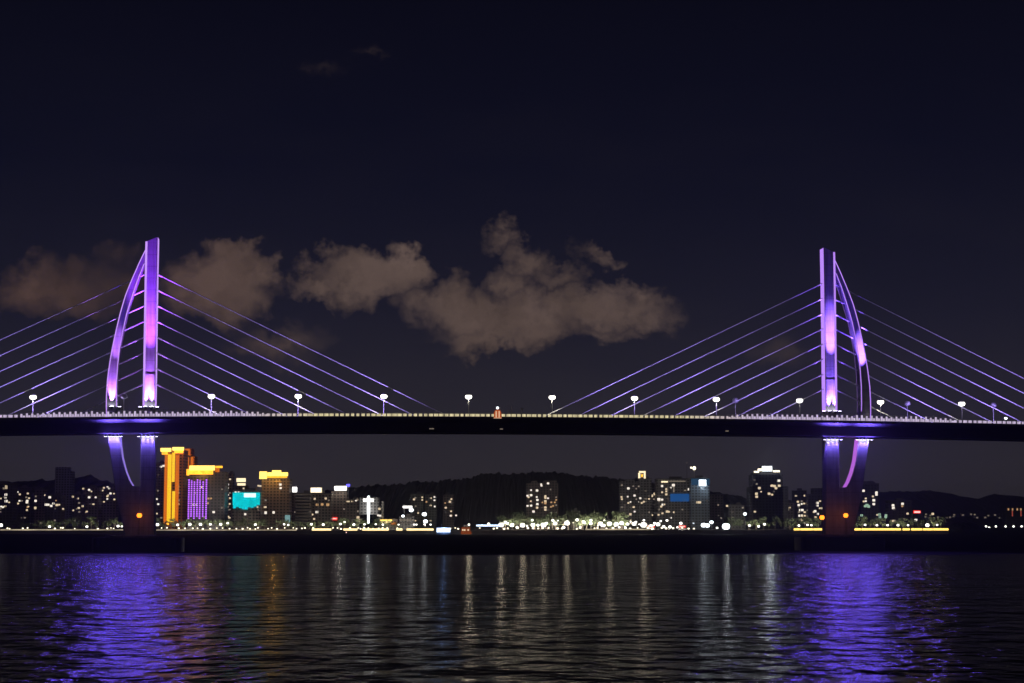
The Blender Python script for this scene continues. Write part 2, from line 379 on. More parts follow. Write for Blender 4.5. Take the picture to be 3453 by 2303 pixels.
# everything below in the bridge's own (s, d, z) axes
prof = [(-16.5, 0), (-16.5, -0.9), (-11.5, -2.0), (-7.5, -5.6), (8.5, -5.6), (11.5, -2.0), (16.5, -0.9), (16.5, 0)]
mb = MB(); n_ = 60
mb.loft([[Vector((s, d, zdeck(s) + z)) for d, z in prof] for s in [SMIN + (SMAX - SMIN) * i / n_ for i in range(n_ + 1)]])
girder = mb.build('girder', [M['girder'], M['soffit']], bridge)
for p_ in girder.data.polygons:
    if abs(p_.normal.z) > 0.9 and p_.center.z < zdeck(p_.center.x) - 4: p_.material_index = 1
mb = MB()
for a, b_ in ((-15.6, -1.6), (1.6, 15.6)):
    ss = [SMIN + (SMAX - SMIN) * i / n_ for i in range(n_ + 1)]
    vv = [(mb.bm.verts.new((s, a, zdeck(s) + 0.02)), mb.bm.verts.new((s, b_, zdeck(s) + 0.02))) for s in ss]
    for p, r_ in zip(vv, vv[1:]): mb.bm.faces.new((p[0], r_[0], r_[1], p[1]))
mb.build('carriageway', M['asphalt'], girder)
# railing: slim posts and rails; every bay carries a small upright tube of light
def rail_h(s):
    k = min(abs(s - SL), abs(s - SR)); return 1.35 + 1.0 * max(0.0, min(1.0, (48 - k) / 12.0))
def railing(dside):
    mb = MB(); s = SMIN
    while s < SMAX:
        z = zdeck(s); mb.box(s - 0.06, s + 0.06, dside - 0.06, dside + 0.06, z, z + rail_h(s)); s += 2.0
    ss = [SMIN + 4 * i for i in range(int((SMAX - SMIN) / 4) + 1)]
    for f in (0.08, 0.55, 1.0):
        mb.loft([[Vector((s, dside + a, zdeck(s) + rail_h(s) * f + b_)) for a, b_ in ((-0.05, -0.05), (0.05, -0.05), (0.05, 0.05), (-0.05, 0.05))] for s in ss])
    return mb.build('railing', M['metal'], girder)
railing(-16.2); railing(16.2)
m = bpy.data.materials.new('parapet_light'); m.use_nodes = True
n = NT(m.node_tree); n.n.clear(); o_ = n.new('ShaderNodeOutputMaterial'); e_ = n.new('ShaderNodeEmission')
oc = n.new('ShaderNodeTexCoord').outputs['Object']; sx = n.new('ShaderNodeSeparateXYZ'); n.put(sx.inputs[0], oc)
ab = n.math('ABSOLUTE', n.math('ADD', sx.outputs[0], -(SL + SR) / 2))
n.l.new(n.mix(n.rng(ab, 70, 100), (1.0, 0.86, 0.50, 1), (0.82, 0.68, 0.95, 1)), e_.inputs[0])
n.l.new(n.rng(n.noise(n.mapping(oc, (0, 0, 0), (1, 0, 0)), 0.45, 4.0, 0.7), 0.32, 0.68, 0.30, 1.0), e_.inputs[1])
n.l.new(e_.outputs[0], o_.inputs[0]); m.cycles.emission_sampling = 'NONE'
mb = MB(); s = SMIN + 1.0
while s < SMAX:
    z = zdeck(s); h = rail_h(s); k = random.uniform(0.55, 0.88)
    if h < 1.5: mb.box(s - k, s + k, -16.44, -16.28, z + 0.15, z + 1.1)
    else:
        mb.box(s - 0.36, s + 0.36, -16.44, -16.28, z + 0.15, z + h * random.uniform(0.75, 0.98))
        mb.box(s + 0.5, s + 1.35, -16.44, -16.28, z + 0.15, z + h * 0.5)
    s += 2.0
tag(mb.build('parapet_light', m, girder), kind='stuff')

# ---- pylon (built at the left one, as seen; the right one is the same turned round)
def LP(x, y):
    s, z = onplane(x, y, -HD); return s - SL, z
def ring(s0, s1, z0, z1, h, c):
    return [Vector(p) for p in ((s0 + c, -h, z0), (s1 - c, -h, z1), (s1, -h + c, z1), (s1, h - c, z1), (s1 - c, h, z1), (s0 + c, h, z0), (s0, h - c, z0), (s0, -h + c, z0))]
st = [(1812, 462, 522), (1640, 471, 521.5), (1468, 475, 522.5), (1390, 480, 522), (1240, 482.5, 524.5), (1086, 485, 526.5), (930, 487.5, 529), (830, 489.5, 531)]
straight = []
for y, a, b_ in st:
    (s0, z), (s1, _) = LP(a, y), LP(b_, y); straight.append((s0, s1, z, z))
(s0, z0), (s1, z1) = LP(490, 814), LP(531.5, 800); straight.append((s0, s1, z0, z1))
cv = [(1812, 421, 480), (1760, 411, 480), (1700, 397, 480), (1660, 389, 480), (1641, 386, 480), (1638, 386, 447), (1620, 383, 436), (1590, 379, 424), (1565, 375.5, 417), (1540, 372, 411), (1500, 366, 406), (1468, 362, 402.5),
      (1400, 357, 395), (1370, 356, 394.5), (1335, 356.5, 394), (1283, 359.5, 395), (1230, 366.5, 398.7), (1174, 376, 405), (1116, 388.5, 416), (1058, 402.5, 428.6), (1026, 411.5, 438), (995, 421, 448), (963, 433.5, 458.5), (931, 447, 470), (910, 456.5, 479), (888, 466, 488), (864, 477.5, 495), (843, 488, 498)]
curved = []
for y, a, b_ in cv:
    (s0, z), (s1, _) = LP(a, y), LP(b_, y); curved.append((s0, s1, z, z))
def make_pylon():
    mb = MB()
    mb.loft([ring(a, b_, c, d, HD, 0.35) for a, b_, c, d in straight])
    mb.loft([ring(a, b_, c, d, HD - 0.25, 0.30) for a, b_, c, d in curved])
    py = mb.build('pylon', M['concrete'], bridge)
    # construction joint, a shallow proud band right round the straight leg
    j = LP(500, 1262)[1]
    mb = MB(); a, b_ = LP(483, 1262)[0], LP(524.5, 1262)[0]
    mb.loft([ring(a - 0.06, b_ + 0.06, z, z, HD + 0.06, 0.35) for z in (j, j + 0.25)]); mb.build('joint_band', M['dark_concrete'], py)
    return py
pylon = make_pylon(); pylon.location = (SL, 0, 0)
pylon2 = dup(pylon, loc=(SR, 0, zdeck(SR) - ZD), rz=math.pi, parent=bridge)
zj = LP(500, 1372)[1]                                  # height of the floodlights on the legs
def strip_on(rows, pick, py, m, zmin, name='painted_edge_glow', w=0.0, face='side'):
    """a glowing ribbon standing in for floodlight on one side face of a leg (thin solid, proud of the concrete)"""
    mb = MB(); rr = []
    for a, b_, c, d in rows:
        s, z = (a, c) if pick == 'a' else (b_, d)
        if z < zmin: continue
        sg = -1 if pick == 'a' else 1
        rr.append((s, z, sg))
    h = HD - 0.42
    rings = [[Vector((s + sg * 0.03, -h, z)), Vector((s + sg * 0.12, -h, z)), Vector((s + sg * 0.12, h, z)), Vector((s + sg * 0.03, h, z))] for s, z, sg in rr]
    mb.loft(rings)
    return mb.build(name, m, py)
def corner_strip(rows, pick, py, m, zmin, zmax=1e9, dd=HD, wd=0.85):  # glowing strips painted where floodlight catches the leg corners
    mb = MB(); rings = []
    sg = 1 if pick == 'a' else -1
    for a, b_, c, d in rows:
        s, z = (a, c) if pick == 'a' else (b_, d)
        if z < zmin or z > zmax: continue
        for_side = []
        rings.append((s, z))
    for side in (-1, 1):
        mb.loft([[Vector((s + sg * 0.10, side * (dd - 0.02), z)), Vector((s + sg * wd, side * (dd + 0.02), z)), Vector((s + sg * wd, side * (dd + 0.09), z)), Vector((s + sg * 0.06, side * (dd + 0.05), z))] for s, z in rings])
    return mb.build('painted_edge_glow', m, py)
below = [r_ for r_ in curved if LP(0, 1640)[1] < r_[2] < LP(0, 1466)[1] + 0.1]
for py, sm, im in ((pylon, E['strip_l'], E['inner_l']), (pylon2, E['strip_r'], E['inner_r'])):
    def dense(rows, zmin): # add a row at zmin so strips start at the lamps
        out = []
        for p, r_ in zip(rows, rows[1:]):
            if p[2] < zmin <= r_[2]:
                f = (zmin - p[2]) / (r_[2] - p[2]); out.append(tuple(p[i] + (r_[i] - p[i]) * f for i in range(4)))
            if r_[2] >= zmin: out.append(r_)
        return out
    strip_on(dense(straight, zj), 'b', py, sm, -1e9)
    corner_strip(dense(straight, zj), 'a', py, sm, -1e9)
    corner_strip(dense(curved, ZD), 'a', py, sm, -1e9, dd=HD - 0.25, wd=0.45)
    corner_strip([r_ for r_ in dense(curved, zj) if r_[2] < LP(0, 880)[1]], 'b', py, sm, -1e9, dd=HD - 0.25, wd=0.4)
    strip_on(below, 'b', py, im, -1e9, 'painted_inner_glow')  # painted glow for the lit inner face below the deck
    # footing: round-ended pile cap and fender
    for nm, L, B, z0, z1, m_, off in (('pile_cap', 12.5, 9.0, -2, 6.4, M['dark_concrete'], -3.0), ('fender', 17.2, 12.0, -2, 5.6, M['dark_metal'], -3.0)):
        mb = MB()
        def rr(z, k=0.0): return [Vector((off + math.copysign(abs(math.cos(a)) ** 0.45, math.cos(a)) * (L - k), math.copysign(abs(math.sin(a)) ** 0.6, math.sin(a)) * (B - k), z)) for a in [2 * math.pi * i / 32 for i in range(32)]]
        if nm == 'pile_cap': mb.loft([rr(z0), rr(z1 - 0.5), rr(z1, 0.5)])
        else: mb.loft([rr(z0), rr(z1 - 0.4), rr(z1, 0.3)])
        mb.build(nm, m_, py)

# ---- stay cables, harp pattern: each line runs straight leg > curved leg > deck
SLOPE = 0.481
anch = [922 + 53.1 * k for k in range(8)]
def cable_rows():
    res = []
    for y in anch:
        s, z = LP(525, y); res.append(z)
    return res
ZA = cable_rows()
def width_at(rows, z, i):
    for p, r_ in zip(rows, rows[1:]):
        if p[2] <= z <= r_[2]:
            f = (z - p[2]) / max(1e-6, r_[2] - p[2]); return p[i] + (r_[i] - p[i]) * f
    return rows[-1][i]
for base, sg, dz_ in ((SL, 1, 0.0), (SR, -1, zdeck(SR) - ZD)):
    for z in ZA:
        sb = width_at(straight, z, 1)
        # outward (towards mid span)
        p0 = Vector((base + sg * sb, 0, z + dz_)); L = 1.0
        for _ in range(30): L = (p0.z - zdeck(p0.x + sg * L)) / SLOPE
        p1 = Vector((p0.x + sg * L, 0, zdeck(p0.x + sg * L)))
        c_ = MB().tube(p0, p1, 0.18, n=8).build('stay_cable', M['cable'], bridge)
        MB().tube(p0, p0 + (p1 - p0).normalized() * 2.2, 0.30, n=8).build('anchor_sleeve', M['cable'], c_)
        # inward, passing the curved leg to the approach side
        sa = width_at(straight, z, 0)
        p0 = Vector((base + sg * sa, 0, z + dz_))
        # tie between the legs
        lo, hi = 0.0, 30.0
        for _ in range(40):
            mid = (lo + hi) / 2; zz = z - SLOPE * mid
            if sa - mid > width_at(curved, zz, 1): lo = mid
            else: hi = mid
        L = lo
        p1 = Vector((p0.x - sg * L, 0, p0.z - SLOPE * L))
        MB().tube(p0, p1, 0.27, n=8).build('tie_rod', M['cable'], bridge)
        while sa - L > width_at(curved, z - SLOPE * L, 0): L += 0.05
        p2 = Vector((p0.x - sg * L, 0, p0.z - SLOPE * L)); L2 = 1.0
        for _ in range(30): L2 = (p2.z - zdeck(p2.x - sg * L2)) / SLOPE
        p3 = Vector((p2.x - sg * L2, 0, zdeck(p2.x - sg * L2)))
        c_ = MB().tube(p2, p3, 0.18, n=8).build('stay_cable', M['cable'], bridge)
        MB().tube(p2, p2 + (p3 - p2).normalized() * 2.2, 0.30, n=8).build('anchor_sleeve', M['cable'], c_)

# ------------------------------------------------------------------ floodlights of the bridge
V_L = (0.40, 0.13, 1.0); V_R = (0.22, 0.10, 1.0); B_U = (0.165, 0.09, 1.0)
def flood(label, group, s, d, z, aim, color, power, angle, blend=0.6, radius=0.25, size=0.55, lens='lens', point=0.0):
    p = bp3(s, d, z)
    th = thing('floodlight', label, 'floodlight', p, 0, group)
    A = bp3(*aim) - p; dr = A.normalized()
    MB().tube(dr * -0.6 * size, dr * 0.35 * size, size * 0.8, size, 10).build('lamp_housing', M['dark_metal'], th)
    MB().tube(dr * 0.36 * size, dr * 0.46 * size, size * 0.92, size * 0.92, 10).build('lens', E[lens], th)
    MB().tube((0, 0, -size * 1.4), dr * -0.3 * size, 0.07, 0.07, 6).build('bracket', M['dark_metal'], th)
    lamp_light('flood_beam', 'SPOT', th, dr * 0.6 * size, color, power, radius, dr * 100, angle, blend)
    if point:                                        # spill: up on to the soffit, and out over the water
        lamp_light('soffit_spill', 'SPOT', th, (0, 0, 0.3 - size), color, point * 0.16, 0.4, (0, 0, 50), 150, 0.8)
        lamp_light('water_spill', 'SPOT', th, BN * -2.9, color, point, 2.2, BN * -50 + Vector((0, 0, -12)), 130, 0.6)
    return th
for base, sg, col, side, dz_ in ((SL, 1, V_L, 'left', 0.0), (SR, -1, V_R, 'right', zdeck(SR) - ZD)):
    zf = zj + dz_ - 0.3
    leg = {'straight': (straight, HD), 'curved': (curved, HD - 0.25)}
    for nm, (rows, hd) in leg.items():
        a, b_ = width_at(rows, zj, 0), width_at(rows, zj, 1)
        k = 2 if nm == 'straight' else 1
        if nm == 'curved' and side == 'right': k = 0
        for i in range(k):
            s = base + sg * (a + (b_ - a) * (i + 0.5) / k + (0 if k > 1 else 0.2))
            flood('floodlight at the foot of the %s pylon, %s leg, shining up its face' % (side, nm), 'floodlights at the pylon feet', s, -hd - 1.1, zf, (s, -hd + 0.25, zf + 16), col, 190000, 40, 0.9, 0.3, 0.75)
        for (sx_, pos) in ((a - 0.9, 'outer'), (b_ + 0.9, 'inner')):
            if nm == 'curved' and (side == 'right' or pos == 'outer'): continue
            flood('floodlight bracketed beside the %s leg of the %s pylon, above the deck' % (nm, side), 'floodlights at the pylon feet', base + sg * sx_, -hd, zf, (base + sg * (sx_), -hd, zf + 30), col, 6000, 60, 0.8, 0.3, 0.7)
        # projector on the deck edge, aimed at the middle of the leg
        zt = LP(500, 1100 if nm == 'straight' else 1160)[1] + dz_
        mid = base + sg * (width_at(rows, zt - dz_, 0) + width_at(rows, zt - dz_, 1)) / 2
        hot = 1.0 if nm == 'straight' else 0.75
        flood('deck-edge projector lighting the middle of the %s pylon, %s leg' % (side, nm), 'projectors on the deck edge', mid, -15.2, ZD + dz_ + 1.6, (mid, -hd, zt), col, 430000 * hot * (5.0 if side == 'right' else 1.0), 12.5, 0.9, 0.2, 0.5, 'lensd')
        ztop_ = LP(500, 960)[1] + dz_
        mid2 = base + sg * (width_at(rows, ztop_ - dz_, 0) + width_at(rows, ztop_ - dz_, 1)) / 2
        flood('deck-edge projector lighting the top of the %s pylon, %s leg' % (side, nm), 'projectors on the deck edge', mid2 + sg * 1.6, -15.2, ZD + dz_ + 1.6, (mid2, -hd, ztop_), (0.25, 0.035, 1.0) if side == 'left' and nm == 'straight' else (0.10, 0.025, 1.0), (1150000 if side == 'left' and nm == 'straight' else 110000 if side == 'left' else 70000), 26, 0.8, 0.2, 0.5, 'lensd')
        # lamps under the girder, shining down the lower legs
        zu = zdeck(base) - 6.5
        a, b_ = width_at(rows, zu - dz_, 0), width_at(rows, zu - dz_, 1)
        for i in range(5):
            s = base + sg * (a - 0.7 + (b_ - a + 1.4) * i / 4)
            flood('bright floodlight under the girder above the %s leg of the %s pylon' % (nm, side), 'floodlights under the girder', s, -hd - 0.8, zu, (s, -hd + 0.6, zu - 4.2), B_U, 10000, 44, 1.0, 0.25, 0.6, 'lens', 14000)
    # violet floods along the deck edge washing the stay cables
    for off in (-97, -66, -37, 24, 52, 84):
        s = base + sg * off
        if abs(s) > 300: continue
        flood('small violet cable floodlight on the deck edge near the %s pylon' % side, 'cable floodlights on the deck edge', s, -15.0, zdeck(s) + 1.5, (s + (SL + SR - 2 * base) * 0 + math.copysign(4 if abs(off) < 40 else -6, off * sg), 0, zdeck(s) + 18), (0.38, 0.26, 1.0), 46000, 122, 0.8, 0.25, 0.4, 'lensd')

# ------------------------------------------------------------------ lamps and small things on the deck
def deck_lamp(lit, label, group):
    th = thing('street_lamp', label, 'street lamp', (0, 0, 0), AL, group)
    MB().tube((0, 0, 0), (0, 0, 8.4), 0.17, 0.11, 8).build('post', M['metal'], th)
    MB().cyl(0, 0, 0, 0.5, 0.35, 0.3, 8).build('base', M['metal'], th)
    hd = MB().cyl(0, 0, 9.2, 9.7, 1.2, 0.7, 14).build('lamp_head', M['metal'], th)
    MB().ball((0, 0, 8.6), 1.35, 0.72, 14).build('luminaire', E['lamp'] if lit else M['metal'], hd)
    if lit: lamp_light('street_light', 'SPOT', th, (0, 0, 7.4), (1.0, 0.92, 0.74), 3500, 0.3, (0, 0, 0), 140, 0.5)
    return th
lit0 = deck_lamp(True, 'tall lit street lamp standing on the bridge deck', 'lit street lamps along the bridge deck')
names = ['first lit street lamp from the left edge, left of the violet left pylon', 'lit deck lamp nearest the left pylon on its mid-span side', 'second lit deck lamp right of the left pylon', 'third lit deck lamp right of the left pylon',
         'lit deck lamp just left of the orange striped cabin at mid-span', 'lit deck lamp just right of the short poles at mid-span', 'fourth lit deck lamp left of the right pylon', 'third lit deck lamp left of the right pylon', 'lit deck lamp nearest the right pylon on its mid-span side', 'lit deck lamp close behind the curved leg of the right pylon', 'last lit deck lamp, far right of the right pylon']
names[6] = 'third lit deck lamp left of the right pylon'; names[7] = 'second lit deck lamp left of the right pylon'
for i, x in enumerate((110, 712, 1005, 1294, 1580, 1862, 2140, 2416, 2697, 2970, 3244)):
    s = onplane(x, 1396, -3.4)[0]; p = bp3(s, -3.4, zdeck(s) + 0.02)
    o = lit0 if i == 0 else dup(lit0)
    o.location = p; o['label'] = names[i]
off0 = deck_lamp(False, 'unlit grey lamp post between the two legs of the left pylon', 'unlit lamp posts on the bridge deck')
for i, (x, nm) in enumerate(((417, None), (2480, 'unlit grey lamp post on the deck left of the right pylon'), (3060, 'unlit grey lamp post among the cables just right of the right pylon'), (3350, 'unlit grey lamp post at the far right end of the deck'))):
    d = -3.4 if i == 0 else 3.4
    s = onplane(x, 1396, d)[0]; o = off0 if i == 0 else dup(off0)
    o.location = bp3(s, d, zdeck(s) + 0.02)
    if nm: o['label'] = nm
# orange and white striped cabin at mid-span
s = onplane(1677, 1396, -15.5)[0]; zc = zdeck(s)
th = thing('striped_cabin', 'small orange and white striped cabin with a bright lamp on its top at mid-span', 'cabin', bp3(s, -16.9, zc), AL)
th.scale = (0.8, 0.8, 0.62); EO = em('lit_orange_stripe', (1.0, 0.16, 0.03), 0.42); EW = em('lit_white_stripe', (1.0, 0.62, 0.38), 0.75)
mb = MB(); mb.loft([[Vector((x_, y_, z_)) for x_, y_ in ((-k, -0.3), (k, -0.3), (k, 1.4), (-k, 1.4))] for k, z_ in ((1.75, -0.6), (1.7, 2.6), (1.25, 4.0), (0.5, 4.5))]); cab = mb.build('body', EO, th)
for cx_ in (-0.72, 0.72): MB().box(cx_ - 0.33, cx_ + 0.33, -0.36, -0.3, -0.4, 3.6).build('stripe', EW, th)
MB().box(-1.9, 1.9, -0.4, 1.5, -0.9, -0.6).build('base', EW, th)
MB().tube((0, 0.5, 4.5), (0, 0.5, 5.3), 0.1, 0.1, 6).build('mast', M['metal'], th)
MB().ball((0, 0.5, 5.6), 0.62, 1.25, 10).build('beacon_lamp', E['lampc'], th)
# poles beside it
EP = M['metal']
for x, y1, ball, lab in ((1725, 1367, 0, 'taller plain white pole beside the orange striped cabin'), (1760, 1379, 1, 'short pole with a round head right of the orange striped cabin'), (1714, 1384, 0, 'shortest white post between the orange cabin and the plain pole')):
    s, z = onplane(x, y1, -16.0); zb = zdeck(s); th = thing('pole', lab, 'pole', bp3(s, -16.0, zb), AL)
    MB().tube((0, 0, 0), (0, 0, z - zb), 0.2, 0.16, 8).build('post', EP, th)
    if ball: MB().ball((0, 0, z - zb), 0.42, 1, 10).build('head', EP, th)
    else: MB().cyl(0, 0, 0, 0.25, 0.34, 0.34, 8).build('base', EP, th)
s, z = onplane(3391, 1411, -15.6)
th = thing('deck_light', 'small cold white light on the railing at the far right of the deck', 'light', bp3(s, -15.8, zdeck(s)), AL)
MB().tube((0, 0, 0), (0, 0, 1.9), 0.08, 0.08, 6).build('post', M['metal'], th); MB().ball((0, 0, 2.3), 0.6, 0.8, 10).build('lamp', E['lampc'], th)
# maintenance lights under the girder
for x, w in ((1455, 0.9), (1690, 0.6), (2450, 0.6)):
    s, z = onplane(x, 1457, -8.6)
    th = thing('maintenance_light', 'tiny white maintenance light low on the black girder %s' % {1455: 'left of mid-span', 1690: 'below the striped cabin', 2450: 'left of the right pylon'}[x], 'light', bp3(s, -9.3, zdeck(s) - 4.6), AL)
    MB().box(-w - 0.1, w + 0.1, -0.1, 0.4, 0.1, 0.5).build('housing', M['dark_metal'], th); MB().box(-w, w, -0.25, -0.1, 0.15, 0.45).build('lens', WIN[3], th)
# orange navigation lamps on the footings
for x, y, lab in ((470, 1738, 'orange navigation lamp on the foot of the left pylon'), (2772, 1745, 'left of the two orange navigation lamps at the right pylon foot'), (2852, 1738, 'right of the two orange navigation lamps at the right pylon foot')):
    s, z = onplane(x, y, -7.5); th = thing('navigation_lamp', lab, 'lamp', bp3(s, -7.5, 6.42), AL)
    MB().tube((0, 0, 0), (0, 0, z - 6.9), 0.1, 0.08, 6).build('post', M['dark_metal'], th); MB().ball((0, 0, z - 6.42), 1.0, 1, 10).build('lamp', E['nav'], th)
    lamp_light('nav_glow', 'POINT', th, (0, -1.2, z - 6.42), (1.0, 0.22, 0.02), 6, 0.4)

# ------------------------------------------------------------------ the far city
BL = []
WU = MB().box(-0.5, 0.5, -0.5, 0, 0, 1).build('window', WIN[0]); WMESH = []
for k, wm in enumerate(WIN):
    me = WU.data.copy(); me.materials.clear(); me.materials.append(wm); WMESH.append(me)
GME = WU.data.copy(); GME.materials.clear(); GME.materials.append(E['green'])
bpy.data.objects.remove(WU)
def win(parent, x, z, w, h, k, y=-0.02):
    o = bpy.data.objects.new('window', GME if k == 'g' else WMESH[k]); COL.objects.link(o); o.parent = parent
    o.location = (x, y, z); o.scale = (w, 0.3, h); return o
class Bld:
    def __init__(s, name, label, short, x0, x1, ytop, Y, fm, depth=None, nwin=0, pal=(0, 1, 3, 5), seed=1, roof=True, cat='building', wy=None, tiers=None, ribs=True, ws=1.0):
        s.Y = Y; s.a = at(x0, 1787, Y).x; s.b = at(x1, 1787, Y).x; s.xc = (s.a + s.b) / 2; s.z0 = 4.0
        s.w = s.b - s.a; s.h = at((x0 + x1) / 2, ytop, Y).z - s.z0; s.depth = depth or max(14, min(30, s.w * 0.8))
        s.root = thing(name, label, cat, (s.xc, Y, s.z0)); s.x0, s.x1 = x0, x1
        mb = MB(); hw = s.w / 2; rnd = random.Random(seed)
        if tiers:                                   # stepped outline: list of (x0, x1, ytop) standing side by side
            for (ta, tb, ty) in tiers:
                mb.box(at(ta, 1787, Y).x - s.xc, at(tb, 1787, Y).x - s.xc, 0, s.depth, 0, at(ta, ty, Y).z - s.z0)
        else:
            mb.box(-hw, hw, 0, s.depth, 0, s.h)
        s.wall = mb.build('wall', M[fm], s.root)
        if ribs and s.w > 8 and not tiers:
            mb = MB(); k = max(2, int(s.w / 7))
            for i in range(k + 1):
                xx = -hw + s.w * i / k; mb.box(max(-hw, xx - 0.35), min(hw, xx + 0.35), -0.55, -0.003, 0.02, s.h - 0.5)
            mb.build('pilaster', M['roofm'] if fm == 'f_dark' else M[fm], s.wall)
        if roof:
            mb = MB(); top = s.h if not tiers else max(at(ta, ty, Y).z - s.z0 for ta, tb, ty in tiers)
            if not tiers:
                mb.box(-hw - 0.2, hw + 0.2, -0.7, s.depth + 0.2, s.h + 0.003, s.h + 0.9)
                q_ = rnd.uniform(-0.3, 0.1) * s.w; mb.box(q_, q_ + s.w * 0.35, s.depth * 0.3, s.depth * 0.7, s.h + 0.903, s.h + 3.4)
                mb.build('roof', M['roofm'], s.root)
        if nwin:
            fl, bay = 3.2, 3.4; nx = max(1, int((s.w - 1.5) / bay)); nz = max(1, int((s.h - 8) / fl)); cells = []
            colw = [rnd.uniform(0.2, 1.6) for _ in range(nx)]
            for i in range(nx):
                for j in range(nz): cells.append((rnd.random() / colw[i], i, j))
            cells.sort()
            for _, i, j in cells[:nwin]:
                k = rnd.choice(pal); wz = 6 + j * fl
                if tiers and not any(at(ta, 1787, Y).x - s.xc < -hw + 1 + (i + 0.5) * bay < at(tb, 1787, Y).x - s.xc and wz + 3 < at(ta, ty, Y).z - s.z0 for ta, tb, ty in tiers): continue
                win(s.root, -hw + 1 + (i + 0.5) * (s.w - 2) / nx, wz, rnd.uniform(1.5, 2.6) * ws, rnd.uniform(1.4, 2.1) * ws, k)
        BL.append((x0, x1, short)); 
    def loc(s, x, y):
        p = at(x, y, s.Y - 1.0); return p.x - s.xc, p.z - s.z0
    def panel(s, name, m, xa, ya, xb, yb, t=0.6, gap=0.56, parent=None):
        x0_, z1 = s.loc(xa, ya); x1_, z0 = s.loc(xb, yb)
        return MB().box(x0_, x1_, -gap - t, -gap, z0, z1).build(name, m if not isinstance(m, str) else E[m], parent or s.root)
    def block(s, name, fm, xa, ya, xb, yb, y0=0.0, dep=10):
        x0_, z1 = s.loc(xa, ya); x1_, z0 = s.loc(xb, yb)
        return MB().box(x0_, x1_, y0, y0 + dep, z0, z1).build(name, M[fm], s.root)
    def lit(s, pts, size=2.2, k=1):
        for p in pts:
            x, z = s.loc(p[0], p[1]); kk = p[2] if len(p) > 2 else k; w = p[3] if len(p) > 3 else size
            win(s.root, x, z - w * 0.4, w, w * 0.85, kk)

# left: dim residential blocks
b_ = Bld('apartment_block', 'dim apartment block with a bright column of windows, at the photo\'s left edge', 'the leftmost apartment block', -30, 40, 1632, 1980, 'f_dark', nwin=6, seed=3)
b_.lit([(20, 1640, 0, 2.4), (20, 1646, 0, 2.4), (19, 1668, 1, 3), (18, 1678, 1, 2.2), (20, 1690, 1, 3.2), (9, 1710, 1, 2.4), (3, 1708, 1, 2), (30, 1694, 0, 1.8), (2, 1681, 0, 1.8), (12, 1647, 3), (17, 1707, 0)])
b_ = Bld('apartment_block', 'dark apartment block with warm scattered windows beside the leftmost one', 'the dark blocks at far left', 52, 102, 1646, 2050, 'f_dark', nwin=5, pal=(0, 3, 5), seed=4)
b_.lit([(58, 1659), (66, 1667, 0), (65, 1689), (60, 1698, 0), (93, 1664, 0), (91, 1689, 1, 2.8), (90, 1694, 1, 2.8), (92, 1710, 2, 2), (90, 1720, 0), (52, 1724, 0), (88, 1677, 3), (97, 1680, 0, 2)])
b_ = Bld('apartment_block', 'reddish-brown apartment block with one lit lower window, far left', 'the reddish-brown block at far left', 106, 146, 1652, 2090, 'f_brown', nwin=2, pal=(3, 5), seed=5)
b_.lit([(120, 1674, 3, 2), (119, 1689, 1, 3), (117, 1713, 0, 3.4), (150, 1670, 0, 2)])
b_ = Bld('apartment_block', 'low black block with a row of white windows left of the dark slab tower', 'the low black block at far left', 150, 206, 1672, 1960, 'f_dark', nwin=2, pal=(3, 5), seed=6)
b_.lit([(167, 1677, 1, 2.8), (154, 1702, 1, 2.8), (162, 1702, 1, 2.6), (172, 1706, 1, 2.6), (179, 1698, 1, 2.4), (191, 1703, 0, 2.8), (199, 1702, 0, 2), (188, 1688, 2, 1.4), (212, 1716, 0, 2)])
Bld('slab_tower', 'tall unlit dark slab tower rising above the hill at left', 'the unlit slab tower', 181, 237, 1576, 2300, 'f_grey', nwin=0, seed=7, tiers=[(181, 224, 1575), (224.2, 237, 1588)])
b_ = Bld('apartment_block', 'low block with scattered windows just right of the dark slab tower', 'the low block near the slab tower', 242, 276, 1668, 1990, 'f_dark', nwin=2, pal=(3, 5), seed=8)
b_.lit([(245, 1675, 0, 2.2), (262, 1681, 0, 2), (266, 1696, 3), (278, 1707, 0, 2.4), (265, 1713, 0, 2.4), (258, 1716, 3, 1.6), (246, 1721, 0, 2)])
b_ = Bld('apartment_block', 'pair-windowed apartment block in front of the wooded hill, left of the left pylon', 'the block below the wooded hill', 277, 330, 1645, 2100, 'f_brown', nwin=4, pal=(0, 3, 5), seed=9)
b_.lit([(280, 1648, 0), (300, 1652, 1, 2.6), (307, 1657, 0), (300, 1677, 1, 2.8), (322, 1677, 1), (292, 1725, 0)])
b_ = Bld('apartment_block', 'apartment block with a lit top floor just left of the left pylon', 'the block just left of the left pylon', 340, 390, 1640, 2120, 'f_brown', nwin=4, pal=(0, 1, 3), seed=10)
b_.lit([(345, 1654, 0), (350, 1645, 0), (362, 1641), (367, 1647), (372, 1664, 1, 2.6), (365, 1670, 0), (385, 1684, 0)])
b_ = Bld('apartment_tower', 'dark brown tower between the left pylon and the golden hotel', 'the dark tower by the left pylon', 520, 553, 1562, 2120, 'f_brown', nwin=3, pal=(3, 5), seed=11)
b_.lit([(542, 1574, 1, 2.6), (551, 1571, 1, 2.8), (528, 1683, 1), (533, 1700, 1, 2.4), (528, 1732, 0)])
